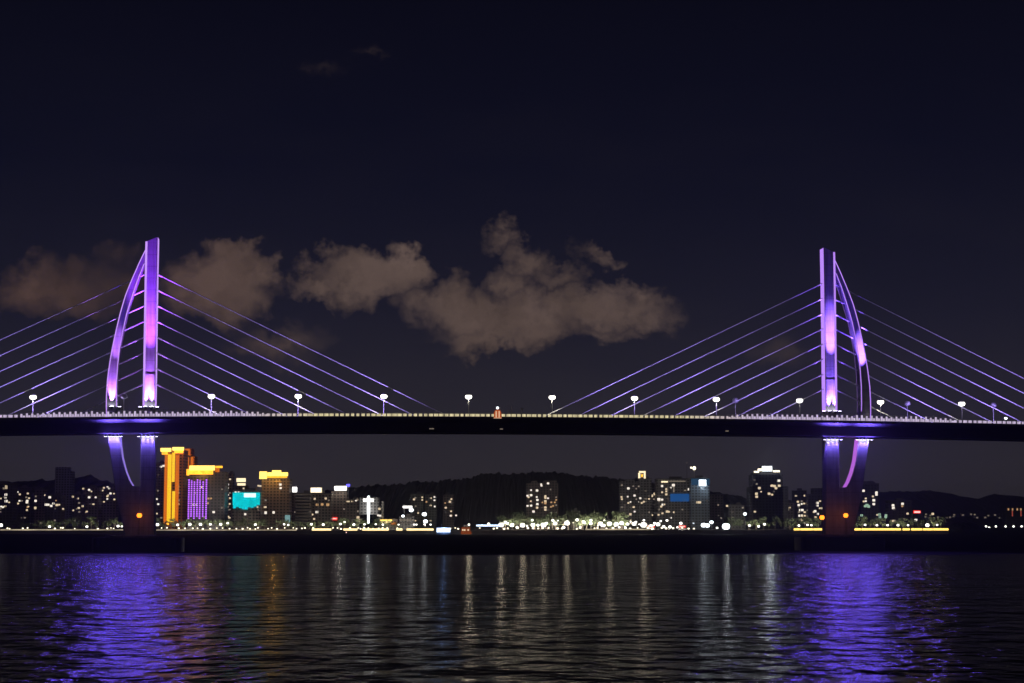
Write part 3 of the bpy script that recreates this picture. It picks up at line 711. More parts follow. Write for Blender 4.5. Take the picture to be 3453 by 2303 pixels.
# golden hotel
b_ = Bld('hotel_tower', 'tall tower outlined with two golden light bands and a golden crown', 'the golden-banded tower', 555, 616, 1520, 1900, 'f_orange', nwin=0, seed=12, depth=24)
b_.panel('light_band', 'gold2', 566.5, 1532, 574.5, 1760); b_.panel('light_band', 'gold2', 581, 1526, 588.5, 1625); b_.panel('light_band', 'gold2', 581, 1656, 588.5, 1760, 0.6); b_.panel('light_band', 'gold2', 574.7, 1752, 580.8, 1760)
cr = b_.panel('crown', 'goldw', 543, 1511, 577, 1523, 3); b_.panel('crown_end', 'gold', 547, 1523.2, 566, 1533, 2.4, 0.8, cr)
cr = b_.panel('crown', 'goldw', 583, 1508, 620, 1519, 3); b_.panel('crown_end', 'gold', 589, 1519.2, 618, 1528, 2.4, 0.8, cr)
b_.lit([(600, 1621, 2), (601, 1639, 2), (600, 1650, 2), (601, 1662, 2), (602, 1700, 2), (603, 1687, 3), (559, 1555, 2), (559, 1618, 2), (558, 1675, 0, 2.4), (557, 1740, 2)])
for xx in (555.5, 560.5, 592, 598): b_.panel('light_line', 'orange', xx, 1534, xx + 1.8, 1764, 0.3)
b_.panel('entrance_light', 'gold', 560, 1762, 570, 1769, 0.6)
b_ = Bld('hotel_tower', 'stepped tower glowing orange behind the golden-banded one', 'the orange stepped tower', 616, 652, 1540, 2000, 'f_orange', nwin=0, seed=13, depth=20, tiers=[(617, 652, 1538), (623, 640, 1512)])
for xx in (620, 627, 634): b_.panel('light_band', 'orange', xx, 1542, xx + 3, 1600, 0.4)
b_.panel('crown', 'orange', 623.5, 1513, 639.5, 1535, 0.5); b_.panel('light_band', 'orange', 643, 1540, 651, 1572, 0.4)
lamp_light('crown_glow', 'POINT', b_.root, (0, -7, b_.h - 6), (1.0, 0.42, 0.04), 5000, 1.0)
# purple building
b_ = Bld('hotel_tower', 'tower with purple vertical light lines below a glowing yellow roof band', 'the purple-lined tower', 630, 756, 1602, 1850, 'f_dark', nwin=5, pal=(3, 5), seed=14, depth=22, tiers=[(632, 706, 1603), (706.2, 756, 1590)])
cr = b_.panel('crown', 'goldw', 640, 1570, 724, 1586, 2.5); b_.panel('crown_end', 'gold', 630, 1582, 638, 1603, 2.5, 0.6, cr)
x0_, _ = 0, 0
lamp_light('crown_glow', 'POINT', b_.root, (-4, -8, b_.h + 1), (1.0, 0.45, 0.05), 7000, 1.0)
b_.panel('crown_screen', 'gold', 639, 1586.3, 718, 1600, 1.5); b_.panel('crown_end', 'gold', 727, 1571, 750, 1578, 1.5); b_.panel('crown_end', 'orange', 726, 1579, 740, 1592, 1.5)
for i, xx in enumerate((636, 645, 654.5, 664.5, 673.5, 684, 695)): b_.panel('light_line', 'purple', xx - 1.2, 1616 + (i % 3) * 3, xx + 1.4, 1750 - (i % 2) * 6, 0.3)
b_.lit([(653, 1702, 1, 2.4), (663, 1702, 1, 2.2), (680, 1643, 0, 2.4), (720, 1727, 1, 2.6), (711, 1681, 2, 2), (702, 1681, 2), (700, 1697, 2), (656, 1662, 0, 1.8)])
b_ = Bld('apartment_tower', 'narrow dark tower with white windows right of the purple-lined tower', 'the narrow dark tower', 752, 782, 1598, 2080, 'f_brown', nwin=6, pal=(0, 1, 3), seed=15)
b_.lit([(758, 1611, 1, 2.8), (755, 1624, 0, 2.6), (768, 1634, 1, 2.4), (768, 1646, 1, 2), (768, 1669, 1, 2.2), (765, 1680, 0), (775, 1680, 0), (752, 1693, 0, 2.2), (766, 1709, 1, 2.4), (770, 1742, 0, 2)])
b_ = Bld('office_block', 'block carrying a pair of cream rooftop signs, above the cyan screen', 'the block with cream rooftop signs', 786, 832, 1640, 2060, 'f_brown', nwin=1, pal=(3, 5), seed=16)
b_.panel('rooftop_sign', 'cream', 796, 1612, 827, 1625, 0.8, -3); b_.panel('rooftop_sign', 'cream', 799, 1629, 826, 1638.5, 0.8, -3)
b_.lit([(821, 1647, 0, 2)])
b_ = Bld('screen_building', 'building with a big glowing cyan screen above pale columns', 'the cyan screen', 782, 880, 1657, 1880, 'f_brown', nwin=0, seed=17)
sc_ = b_.panel('screen', 'cyan', 785, 1661, 876, 1703, 1.0)
for i, (xa, yb) in enumerate(((786, 1714), (796, 1709), (806, 1713), (816, 1717), (826, 1718), (836, 1710), (846, 1712), (856, 1708))): b_.panel('screen_tile', 'cyan', xa, 1703.3, xa + 9, yb, 1.0, 0.56, sc_)
b_.panel('screen_caption', 'cyanw', 823, 1663, 863, 1677, 0.3, 1.6, sc_)
for xa, w in ((786, 8), (804, 5), (842, 9), (858, 4), (866, 5)): b_.block('column', 'f_cream', xa, 1719, xa + w, 1770, -1.6, 1.5)
b_.lit([(794, 1659, 1, 2), (805, 1658, 1, 2), (827, 1734, 1, 2.6), (868, 1710, 0), (892, 1710, 0), (870, 1720, 3), (867, 1742, 3)], 1.8)
b_ = Bld('hotel_tower', 'brown tower topped by a blazing golden roof crown', 'the gold-crowned tower', 880, 974, 1616, 1920, 'f_brown', nwin=0, seed=18, depth=26)
b_.panel('crown', 'goldw', 876, 1590, 900, 1615, 3); cr = b_.panel('crown', 'goldw', 903, 1593, 971, 1605, 3); b_.panel('crown_top', 'goldw', 918, 1586, 948, 1592.7, 2, 0.56, cr)
b_.panel('crown_screen', 'gold', 901, 1606, 968, 1611, 1); lamp_light('crown_glow', 'POINT', b_.root, (0, -8, b_.h + 2), (1.0, 0.50, 0.08), 9000, 1.0)
b_.lit([(945, 1634, 1, 2.6), (946, 1646, 1, 2.4), (878, 1639, 0), (871, 1638, 0), (894, 1729, 1, 3.4), (923, 1728, 1, 3), (895, 1687, 3), (895, 1710, 0)])
b_.panel('lit_panel', 'teal', 961, 1737, 978, 1762, 0.5)
b_ = Bld('office_block', 'block with a white rooftop sign just right of the gold-crowned tower', 'the white-signed block', 974, 1002, 1662, 2050, 'f_brown', nwin=1, pal=(3,), seed=19)
b_.panel('rooftop_sign', 'white', 977, 1642, 1000, 1659, 0.8, -3)
b_ = Bld('office_block', 'office block with dark horizontal bands across its facade', 'the banded office block', 995, 1043, 1664, 1950, 'f_louver', nwin=0, seed=20, ribs=False)
b_ = Bld('office_block', 'cream-lit block with a wide cream rooftop sign, beside the banded block', 'the block with a wide cream sign', 1045, 1116, 1665, 1990, 'f_cream', nwin=2, pal=(0, 3), seed=21)
b_.panel('rooftop_sign', 'cream', 1046, 1644, 1084, 1661, 0.8, -3); b_.panel('rooftop_sign', 'white', 1050, 1646, 1080, 1658, 0.3, -2.1)
b_.lit([(1069, 1702, 2, 3), (1086, 1701, 2, 3), (1105, 1702, 2, 3.4), (1068, 1727, 1, 3), (1061, 1682, 0), (1059, 1750, 0), (1098, 1681, 0, 2.4)])
b_ = Bld('office_block', 'brown block under the brilliant white rooftop sign', 'the block with the brilliant white sign', 1116, 1168, 1658, 2010, 'f_brown', nwin=2, pal=(3, 5), seed=22)
sg_ = b_.panel('rooftop_sign', E['lamp'], 1127, 1639, 1168, 1653, 0.9, -3); lamp_light('sign_glow', 'POINT', b_.root, (b_.loc(1147, 1646)[0], -9, b_.loc(1147, 1646)[1]), (1, 0.93, 0.8), 4000, 1.5)
b_.panel('street_sign', 'red', 1116, 1744, 1138, 1754, 0.5); b_.panel('street_sign', 'redw', 1119, 1747.3, 1135, 1750.5, 0.2, 1.1)
b_ = Bld('office_block', 'block with a row of lights along its roof edge, left of the glowing cross', 'the block beside the cross', 1168, 1206, 1686, 1990, 'f_brown', nwin=1, pal=(3, 5), seed=23)
b_.lit([(1170, 1691, 0), (1176, 1691, 0), (1187, 1691, 0), (1200, 1688, 1), (1205, 1685, 0)], 1.9)
b_.panel('roof_lamp', 'dblue', 1167, 1632, 1179, 1640, 0.8, -3); MB().tube((b_.loc(1173, 1640)[0], 4, b_.h), (b_.loc(1173, 1640)[0], 4, b_.loc(1173, 1638)[1]), 0.25).build('mast', M['metal'], b_.root)
b_ = Bld('church', 'grey building bearing a tall glowing white cross on its facade', 'the glowing cross', 1207, 1282, 1672, 1930, 'f_grey', nwin=0, seed=24, tiers=[(1212, 1276, 1676), (1207, 1282, 1735)])
cr = b_.panel('cross', E['lampc'], 1239.5, 1672, 1245.5, 1764, 0.6); b_.panel('cross_arm', E['white'], 1225, 1682, 1239, 1690.5, 0.6, 0.56, cr); b_.panel('cross_arm', E['white'], 1246, 1682, 1260, 1690.5, 0.6, 0.56, cr)
lamp_light('cross_glow', 'POINT', b_.root, (0, -7, b_.h * 0.6), (1, 0.97, 0.95), 3000, 1.0)
b_.lit([(1207, 1745, 0, 3), (1209, 1755, 0, 3), (1217, 1752, 3), (1207, 1724, 3)])
b_ = Bld('shed', 'low grey building with a slim column and canopy lit yellow', 'the yellow canopy', 1283, 1340, 1742, 1880, 'f_grey', nwin=0, seed=25, roof=False, tiers=[(1285, 1292, 1690), (1283, 1340, 1750)])
b_.panel('canopy', 'yellow', 1282, 1752, 1322, 1757, 2); b_.panel('canopy', 'ystrip', 1284, 1757.3, 1320, 1764, 0.6); b_.panel('canopy', 'orange', 1315, 1761, 1337, 1768, 1.2, 1.3)
b_.lit([(1279, 1716, 0, 2.6), (1275, 1738, 1), (1282, 1739, 1)])
b_ = Bld('apartment_block', 'left greenish-grey apartment block below the wooded ridge', 'the left greenish block', 1383, 1427, 1667, 2250, 'f_green', nwin=4, pal=(0, 3, 5), seed=26)
b_.lit([(1396, 1684, 0, 2.6), (1424, 1677, 0), (1424, 1686, 0), (1402, 1707, 3)])
b_ = Bld('apartment_block', 'middle greenish-grey apartment block with white windows at its right edge', 'the middle greenish block', 1433, 1471, 1669, 2250, 'f_green', nwin=3, pal=(0, 3, 5), seed=27)
b_.lit([(1453, 1680, 0), (1465, 1676, 1), (1465, 1687, 1), (1438, 1692, 2), (1466, 1708, 1)])
b_ = Bld('apartment_block', 'brownish apartment block standing apart, right of the greenish pair', 'the brownish block', 1493, 1530, 1669, 2250, 'f_brown', nwin=2, pal=(2, 3, 5), seed=28)
b_.lit([(1522, 1683, 0), (1517, 1692, 0, 3), (1503, 1712, 0, 2.6), (1521, 1724, 0), (1520, 1739, 1, 2.6), (1538, 1738, 1, 2.2)])
b_ = Bld('pavilion', 'low grey pavilion with arched windows beside two blazing floodlights', 'the arched pavilion', 1346, 1396, 1744, 1870, 'f_grey', nwin=0, seed=29)
for i in range(6): b_.lit([(1352 + i * 8, 1754, 3, 2.0), (1352 + i * 8, 1763, 5, 2.0)])
b_.panel('rooftop_sign', 'white', 1358, 1706, 1389, 1713, 0.6, -3); 
for xx in (1362, 1386): MB().tube((b_.loc(xx, 1744)[0], 3.5, b_.h), (b_.loc(xx, 1744)[0], 3.5, b_.loc(xx, 1713)[1]), 0.2).build('sign_post', M['metal'], b_.root)
# centre-right towers
b_ = Bld('apartment_tower', 'broad apartment tower with warm windows standing alone before the wooded ridge', 'the broad lone apartment tower', 1775, 1883, 1622, 2200, 'f_brown', nwin=16, pal=(0, 2, 3, 3, 5), seed=30, tiers=[(1775, 1792, 1630), (1792.2, 1812, 1621), (1812.2, 1832, 1628), (1832.2, 1878, 1620), (1878.2, 1883, 1629)])
b_.lit([(1825, 1633, 1), (1826, 1638, 1), (1848, 1630, 1, 2.8), (1791, 1653, 1), (1791, 1670, 1, 3), (1779, 1672, 1, 2.6), (1811, 1654, 1, 3), (1810, 1676, 1), (1812, 1686, 1, 3), (1812, 1700, 1, 3), (1811, 1712, 0, 3), (1839, 1673, 0, 2.6), (1839, 1679, 0, 2.8), (1839, 1690, 0, 3), (1839, 1697, 2, 3), (1839, 1711, 0, 3), (1839, 1719, 0, 2.8), (1848, 1680, 1), (1779, 1706, 1, 2.6), (1791, 1705, 1, 2.8), (1790, 1690, 0), (1799, 1725, 1, 3), (1859, 1694, 2), (1871, 1694, 2), (1865, 1706, 2), (1858, 1709, 2)])
b_ = Bld('office_block', 'small greenish flat-topped block behind the lit trees', 'the small greenish block', 1932, 1957, 1724, 2000, 'f_green', nwin=0, seed=31)
b_ = Bld('apartment_tower', 'grey apartment tower at the left of the tall right-hand cluster', 'the left tower of the right-hand cluster', 2090, 2164, 1620, 2150, 'f_grey', nwin=18, pal=(0, 1, 3, 5, 5), seed=32, tiers=[(2090, 2112, 1622), (2112.2, 2140, 1617), (2140.2, 2164, 1622)])
b_.lit([(2097, 1636, 3), (2119, 1647, 1, 3), (2140, 1671, 1, 2.6), (2096, 1676, 0), (2119, 1696, 0), (2140, 1725, 1), (2126, 1734, 0, 2.8), (2137, 1710, 0, 2.6)])
b_ = Bld('apartment_tower', 'grey apartment tower crowned by a glowing golden arch', 'the golden arch', 2158, 2198, 1616, 2110, 'f_grey', nwin=8, pal=(0, 3, 3, 5), seed=33)
ar = b_.panel('arch', 'cream', 2156, 1588, 2178, 1594, 1.0, -4); b_.panel('arch_leg', 'cream', 2153, 1594.3, 2160, 1612, 1.0, -4, ar); b_.panel('arch_leg', 'cream', 2172, 1594.3, 2178, 1622, 1.0, -4, ar); b_.panel('arch_lamp', E['gold'], 2163, 1600, 2169, 1607, 1.0, -4, ar)
b_.block('arch_wall', 'f_grey', 2154, 1590, 2178, 1616, 5.2, 5)
b_.lit([(2159, 1680, 1, 2.6), (2171, 1692, 0), (2164, 1696, 0), (2154, 1640, 3)])
b_ = Bld('apartment_tower', 'narrow lower tower right of the golden arch tower', 'the narrow tower by the golden arch', 2199, 2213, 1640, 2140, 'f_grey', nwin=2, pal=(0, 3, 5), seed=34)
b_.lit([(2197, 1672, 0, 3.6), (2209, 1666, 0, 3.6), (2194, 1731, 1), (2199, 1737, 0)])
b_ = Bld('office_tower', 'wide grey tower with a blue lit band across its middle', 'the blue-banded tower', 2216, 2329, 1616, 2080, 'f_grey', nwin=10, pal=(0, 1, 3, 5), seed=35)
b_.panel('light_band', 'blue', 2260, 1665, 2328, 1691, 0.5, 0.6); b_.panel('light_band', 'cream', 2230, 1622, 2252, 1627, 0.4); b_.panel('light_band', WIN[3], 2256, 1621, 2312, 1624, 0.4)
b_.panel('light_line', WIN[3], 2270, 1640, 2274, 1660, 0.4); b_.lit([(2271, 1636, 1, 3.4), (2222, 1684, 1, 3.6), (2233, 1685, 1, 2.6), (2233, 1639, 1, 2.8), (2247, 1649, 0), (2247, 1657, 0), (2247, 1667, 0, 2.6), (2233, 1660, 0), (2324, 1650, 1, 3), (2235, 1702, 1, 2.8), (2240, 1701, 0), (2230, 1708, 0, 2.6), (2250, 1725, 0, 3), (2256, 1726, 0), (2234, 1731, 0), (2221, 1736, 0)])
b_ = Bld('office_tower', 'blue-topped tower with a glowing white square sign and roof mast', 'the white square sign', 2330, 2394, 1613, 2040, 'f_blue', nwin=3, pal=(4, 5), seed=36)
b_.panel('light_band', 'blue2', 2331, 1614, 2393, 1636, 0.3); b_.panel('square_sign', E['lampc'], 2357, 1618, 2381, 1638, 0.5, 0.9)
lamp_light('sign_glow', 'POINT', b_.root, (b_.loc(2369, 1628)[0], -8, b_.loc(2369, 1628)[1] - 6), (0.75, 0.88, 1), 3000, 1.5)
mx, mz = b_.loc(2343, 1578); MB().tube((mx, 6, b_.h), (mx, 6, mz), 0.5, 0.3).build('mast', M['metal'], b_.root); MB().ball((mx, 6, mz), 2.0, 1.2).build('mast_lamp', E['lampw'], b_.root); MB().ball((mx - 3.5, 6, mz + 0.6), 1.2).build('mast_lamp', E['lampw'], b_.root)
mx, mz = b_.loc(2316, 1561); 
b_.lit([(2352, 1694, 0, 3), (2360, 1694, 0, 3), (2345, 1631, 4, 2)])
b_ = Bld('office_tower', 'dark reddish block behind the blue-topped tower', 'the dark reddish block', 2396, 2440, 1668, 2200, 'f_brown', nwin=3, pal=(3, 5), seed=37)
b_ = Bld('office_block', 'low grey block with small lights left of the brilliantly crowned tower', 'the low grey block', 2462, 2512, 1704, 2000, 'f_grey', nwin=5, pal=(3, 5, 5), seed=38)
b_.lit([(2452, 1706, 0, 2.4), (2505, 1712, 3)])
b_ = Bld('hotel_tower', 'dark tower with a brilliant white floodlight on its crown', 'the brilliantly crowned tower', 2538, 2642, 1592, 1980, 'f_dark', nwin=4, pal=(0, 3, 5), seed=39, depth=28, tiers=[(2538, 2642, 1600), (2545, 2635, 1592), (2530, 2660, 1640)])
b_.panel('crown_light', E['lampc'], 2572, 1572, 2604, 1588, 3, -4); b_.panel('crown_light', E['lampw'], 2543, 1588, 2560, 1594, 1.0, -1.0); b_.panel('crown_light', E['lampw'], 2556, 1580, 2571, 1588, 1.0, -1.0); b_.panel('crown_light', E['lampw'], 2607, 1586, 2630, 1592, 1.0, -1.0)
b_.block('crown_wall', 'f_dark', 2568, 1570, 2608, 1592, 5.5, 8)
lamp_light('crown_glow', 'POINT', b_.root, (b_.loc(2588, 1580)[0], -10, b_.loc(2588, 1580)[1]), (0.85, 0.94, 1), 4000, 1.5); lamp_light('crown_beam', 'SPOT', b_.root, (b_.loc(2588, 1580)[0], -9, b_.loc(2588, 1580)[1]), (0.85, 0.94, 1), 26000, 1.5, (b_.loc(2588, 1580)[0], -500, b_.loc(2588, 1580)[1] + 60), 100, 0.8)
b_.lit([(2627, 1621, 1, 3), (2603, 1638, 0, 3), (2612, 1639, 0, 3), (2628, 1638, 0, 3), (2617, 1646, 0, 3), (2561, 1646, 0, 3), (2551, 1665, 0, 3), (2552, 1675, 0, 3), (2594, 1665, 0, 3), (2604, 1668, 0, 2.4), (2552, 1632, 3)])
b_ = Bld('shed', 'pale lit gable wall left of the twin dark blocks by the right pylon', 'the pale gable wall', 2646, 2680, 1696, 2020, 'f_cream', nwin=0, seed=40)
b_.lit([(2655, 1710, 0), (2663, 1712, 0), (2660, 1719, 3)], 2)
b_ = Bld('apartment_block', 'dark block with many white windows just left of the right pylon', 'the many-windowed block', 2678, 2722, 1656, 2080, 'f_dark', nwin=10, pal=(0, 1, 3), seed=41)
b_.lit([(2699, 1720, 1, 3), (2706, 1720, 1, 3), (2694, 1703, 1, 2.8), (2691, 1692, 0, 2.6), (2697, 1739, 1, 3), (2704, 1739, 0, 3), (2701, 1752, 0), (2714, 1739, 0), (2712, 1698, 0), (2684, 1672, 3)])
b_ = Bld('apartment_block', 'dark block with a black rooftop box partly behind the right pylon', 'the block behind the right pylon', 2726, 2786, 1668, 2060, 'f_dark', nwin=4, pal=(0, 3), seed=42)
b_.block('roof_box', 'f_dark', 2741, 1646, 2776, 1668, 3, 12)
b_.lit([(2757, 1696, 1, 3), (2757, 1705, 1, 2.6), (2765, 1714, 0), (2774, 1714, 0, 2.6), (2749, 1724, 1, 3), (2758, 1733, 1, 2.6), (2750, 1745, 0, 2.8)])
b_ = Bld('apartment_tower', 'dark tower with rounded roof and stacked lit windows right of the right pylon', 'the round-roofed tower', 2906, 2967, 1632, 2060, 'f_dark', nwin=2, pal=(0, 3), seed=43)
MB().ball((b_.loc(2940, 1630)[0], 8, b_.h - 0.5), 6.5, 0.75).build('dome', M['roofm'], b_.root)
b_.lit([(2912, 1655, 1, 3), (2956, 1661, 1, 3), (2956, 1668, 1, 2.8), (2944, 1674, 0), (2947, 1687, 1, 3.2), (2947, 1700, 1, 3), (2920, 1681, 0), (2920, 1690, 1), (2913, 1691, 0), (2924, 1704, 'g', 3.6), (2930, 1708, 'g', 3.4), (2918, 1707, 'g', 3), (2966, 1735, 'g', 3), (2968, 1744, 'g', 3), (2906, 1738, 'g', 3)])
b_ = Bld('apartment_block', 'low dark block with two white window pairs beside the round-roofed tower', 'the low right-hand block', 3000, 3076, 1690, 2050, 'f_dark', nwin=2, pal=(3, 5), seed=44)
b_.lit([(3012, 1704, 1, 3), (3013, 1713, 1, 3.2), (3044, 1699, 1, 3), (3043, 1707, 2), (2988, 1738, 'g', 3), (2987, 1744, 'g', 3), (3012, 1757, 0, 2.8), (3050, 1752, 0), (3061, 1732, 0, 2.6)])
b_ = Bld('sign_building', 'low building under a glowing red and white sign near the yellow lights', 'the red and white sign', 3080, 3112, 1734, 1990, 'f_dark', nwin=0, seed=45)
b_.panel('rooftop_sign', 'red', 3082, 1721, 3107, 1732, 0.7, -3); b_.panel('sign_text', 'redw', 3085, 1724, 3105, 1729, 0.2, -2.2); b_.lit([(3089, 1754, 1, 3.2), (3146, 1733, 0, 2.8)])
b_ = Bld('distant_block', 'distant block with red and white lit columns at the right edge', 'the far right block', 3393, 3452, 1714, 3200, 'f_dark', nwin=0, seed=46)
for xx in (3398, 3412, 3428, 3440): b_.panel('light_column', WIN[2], xx, 1714, xx + 5, 1721, 0.5); 
for xx in (3412, 3441): b_.panel('light_column', em('red_column', (0.7, 0.12, 0.08), 0.45), xx, 1722, xx + 4, 1741, 0.5)

# far scattered house lights below the far hills
rnd = random.Random(5)
hm = MB().box(-4, 4, 0, 6, 0, 5).build('house', M['f_dark']); hw_ = bpy.data.objects.new('window', WMESH[3]); COL.objects.link(hw_); hw_.parent = hm; hw_.location = (0, -0.02, 1.5); hw_.scale = (3.6, 0.3, 2.6)
hr_ = MB().loft([[Vector((-4.5, -0.5, 5.003)), Vector((4.5, -0.5, 5.003)), Vector((4.5, 6.5, 5.003)), Vector((-4.5, 6.5, 5.003))], [Vector((-4.5, 3, 7)), Vector((4.5, 3, 7)), Vector((4.5, 3.05, 7)), Vector((-4.5, 3.05, 7))]]).build('roof', M['roofm'], hm)
tag(hm, 'tiny distant house with a lit window under the far right hills', 'house', 'distant houses under the far hills')
for i in range(26):
    o = hm if i == 0 else dup(hm)
    x = rnd.uniform(3120, 3390); p = at(x, rnd.uniform(1735, 1748), 3600 + rnd.uniform(0, 300)); o.location = (p.x, p.y, p.z - 2)
    # stands on the lower slope of the hill
mbs = MB(); 
hill('hill', [(2900, 1785), (3050, 1760), (3200, 1744), (3330, 1742), (3453, 1745), (3700, 1760)], 4000, 380, M['hill'], 1.5, 5.0, 9)

def near_name(x):
    best = min(BL, key=lambda b: abs((b[0] + b[1]) / 2 - x)); return best[2]

# ------------------------------------------------------------------ lights along the shore
def lamp_proto(kind):
    th = thing('promenade_lamp', 'lamp', 'lamp', (0, 0, 0), 0, 'lamps along the far promenade')
    H = {'tall': 5.2, 'low': 1.2}[kind]; r_ = {'tall': 1.05, 'low': 0.8}[kind]
    MB().tube((0, 0, 0), (0, 0, H), 0.14, 0.1, 6).build('post', M['dark_metal'], th)
    MB().ball((0, 0, H + r_ * 0.8), r_, 0.9, 10).build('globe', E['lamp'] if kind == 'tall' else E['lampw'], th)
    return th
pt, pl = lamp_proto('tall'), lamp_proto('low')
used = {'tall': False, 'low': False}
def plamp(kind, x, y, Y, scale=1.0, power=0.0, color=(1, 0.92, 0.78)):
    pr = pt if kind == 'tall' else pl
    o = pr if not used[kind] else dup(pr); used[kind] = True
    H = (5.2 + 0.84 if kind == 'tall' else 1.2 + 0.64)
    if 1685 < x < 2260: scale *= 1.3
    p = at(x, y, Y); sc = max(0.3, (p.z - 4.2) / H); o.location = (p.x, Y, 4.2)
    for ch in o.children:
        if ch.name.startswith('globe'):
            ch.scale = (scale, scale, scale); 
            ch.location = (0, 0, (p.z - 4.2) - (5.2 + 0.84 if kind == 'tall' else 1.84) * scale)
        else: ch.scale = (1, 1, max(0.1, ((p.z - 4.2) - 0.5 * scale) / (5.2 if kind == 'tall' else 1.2)))
    o['label'] = ('large bright white promenade lamp in front of %s' if kind == 'tall' else 'small low warm promenade light in front of %s') % near_name(x)
    o['group'] = ('bright promenade lamps' if kind == 'tall' else 'small promenade lights') + ' in front of ' + near_name(x)
    if power: lamp_light('lamp_light', 'SPOT', o, (0, 1.5, p.z - 4.2), color, power * (6.0 if 1685 < x < 2260 else 3.0), 0.6, (0, 31.5, p.z + 4), 165, 0.5)
    return o
Y1 = SH + 9
for x, y, sc, pw in ((3, 1771, 1.9, 2500), (167, 1776, 1.3, 1500), (293, 1776, 1.25, 1200), (398, 1774, 1.3, 1500), (411, 1775, 0.9, 0), (531, 1769, 1.6, 2500), (599, 1770, 1.3, 1500), (640, 1768, 1.5, 2500), (676, 1768, 1.5, 2000), (709, 1768, 1.2, 0), (744, 1768, 1.4, 1500), (768, 1764, 1.1, 0), (861, 1769, 1.2, 1200), (958, 1768, 1.0, 0), (972, 1770, 1.0, 0), (1050, 1768, 1.2, 1500), (1090, 1769, 1.3, 1500), (1148, 1767, 1.2, 1200), (1162, 1760, 0.9, 0), (1193, 1769, 1.3, 1500), (1229, 1768, 1.0, 0), (1267, 1768, 0.9, 0), (1291, 1769, 1.0, 1000), (1344, 1769, 0.8, 0), (1396, 1769, 0.9, 0), (1404, 1769, 0.9, 0), (1452, 1769, 0.9, 0), (1431, 1768, 0.8, 0),
                    (1648, 1766, 1.2, 3000), (1625, 1771, 0.9, 0), (1690, 1770, 2.0, 9000), (1726, 1771, 1.5, 6000), (1762, 1771, 1.8, 8000), (1797, 1770, 1.6, 6000), (1832, 1770, 1.9, 8000), (1872, 1765, 1.5, 6000), (1912, 1764, 1.9, 9000), (1968, 1760, 1.2, 4000), (1992, 1765, 1.2, 4000), (2025, 1765, 1.5, 5000), (2036, 1772, 1.2, 0), (2055, 1766, 1.8, 6000), (2078, 1768, 1.7, 5000), (2096, 1764, 1.6, 5000), (2116, 1767, 1.2, 0), (2138, 1766, 1.6, 5000), (2170, 1770, 2.3, 8000), (2219, 1768, 1.6, 4000), (2259, 1777, 1.2, 0), (2284, 1778, 0.9, 0), (2249, 1755, 0.9, 0), (2418, 1780, 1.1, 0),
                    (2527, 1772, 1.2, 800), (2558, 1775, 1.2, 0), (2578, 1768, 1.2, 800), (2694, 1772, 1.1, 0), (2723, 1770, 1.0, 0), (2736, 1771, 1.0, 0), (2880, 1770, 0.8, 0), (2917, 1770, 1.1, 800), (2957, 1771, 1.1, 0), (2993, 1771, 1.1, 800), (3028, 1771, 1.2, 0), (3062, 1771, 1.0, 0), (3127, 1771, 1.9, 3000), (3160, 1770, 1.0, 0)):
    plamp('tall', x, y, Y1 + 2, sc, pw)
rnd = random.Random(77)
for i in range(34):
    x = 1700 + i * 16.4 + rnd.uniform(-6, 6); plamp('tall', x, rnd.uniform(1752, 1779), Y1 + rnd.uniform(4, 12), rnd.uniform(0.55, 1.15))
rnd = random.Random(11)
lows = [25, 32, 77, 93, 185, 205, 212, 252, 330, 362, 374, 383]
lows += [545, 563, 603, 624, 650, 666, 684, 709, 731, 751, 774, 797, 818, 835, 843, 861, 870, 904, 916, 934, 960, 989, 1000, 1018, 1028, 1056, 1123, 1138, 1150, 1180, 1208, 1216, 1228, 1242, 1258, 1277, 1290, 1306, 1340, 1353]
lows += [1518, 1535, 1545, 1618, 1665, 1676, 1700, 1712, 1745, 1780, 1798, 1815, 1830, 1850, 1880, 1895, 1945, 1955, 2005, 2015, 2045, 2067, 2110, 2125, 2150, 2185, 2200, 2232, 2246, 2270, 2300, 2322, 2340]
for x in lows: plamp('low', x, 1782 + rnd.uniform(-2.5, 1.5), SH + 7, rnd.uniform(0.8, 1.35))
for x in (3325, 3335, 3358, 3391, 3418, 3445): 
    o = plamp('tall', x, 1775 if x != 3335 else 1779, 2750, 1.5); o['label'] = 'white lamp on the unlit spit at the right edge of the far shore'; o['group'] = 'lamps on the far right spit'
# tall blazing floodlight masts
for x, y, r_, pw, lab in ((1387, 1720, 2.3, 9000, 'blazing white floodlight mast above the arched pavilion'), (1431, 1734, 2.4, 9000, 'blazing white floodlight mast right of the arched pavilion'), (1435, 1758, 2.2, 4000, 'lower round floodlight below the right blazing mast'), (1359, 1740, 1.5, 1500, 'smaller white floodlight at the left end of the arched pavilion'),
                          (2448, 1775, 4.0, 40000, 'most brilliant cold white floodlight on the far quay'), (2512, 1733, 1.8, 2500, 'white mast lamp beside the low grey block'), (2372, 1771, 2.6, 6000, 'left cold white light cluster beneath the white square sign'), (2385, 1772, 2.4, 0, 'middle cold white light of the cluster beneath the white square sign'), (2399, 1761, 2.0, 2000, 'upper right cold white light beneath the white square sign'), (2316, 1561, 0.8, 0, 'tiny dim aviation lamp on a thin mast above the blue-banded tower')):
    Yy = SH + 14 if y > 1600 else 2110; p = at(x, y, Yy); th = thing('floodlight_mast', lab, 'floodlight', (p.x, Yy, 4.1))
    MB().tube((0, 0, 0), (0, 0, p.z - 4.1), 0.3, 0.2, 8).build('mast', M['dark_metal'], th)
    MB().ball((0, -0.5, p.z - 4.1), r_, 0.85, 12).build('lamp', E['lampc'] if y > 1600 else WIN[3], th)
    if pw: lamp_light('mast_light', 'POINT', th, (0, -r_ - 2.6, p.z - 4.1), (0.92, 0.96, 1.0), pw * 0.22, 2.0)
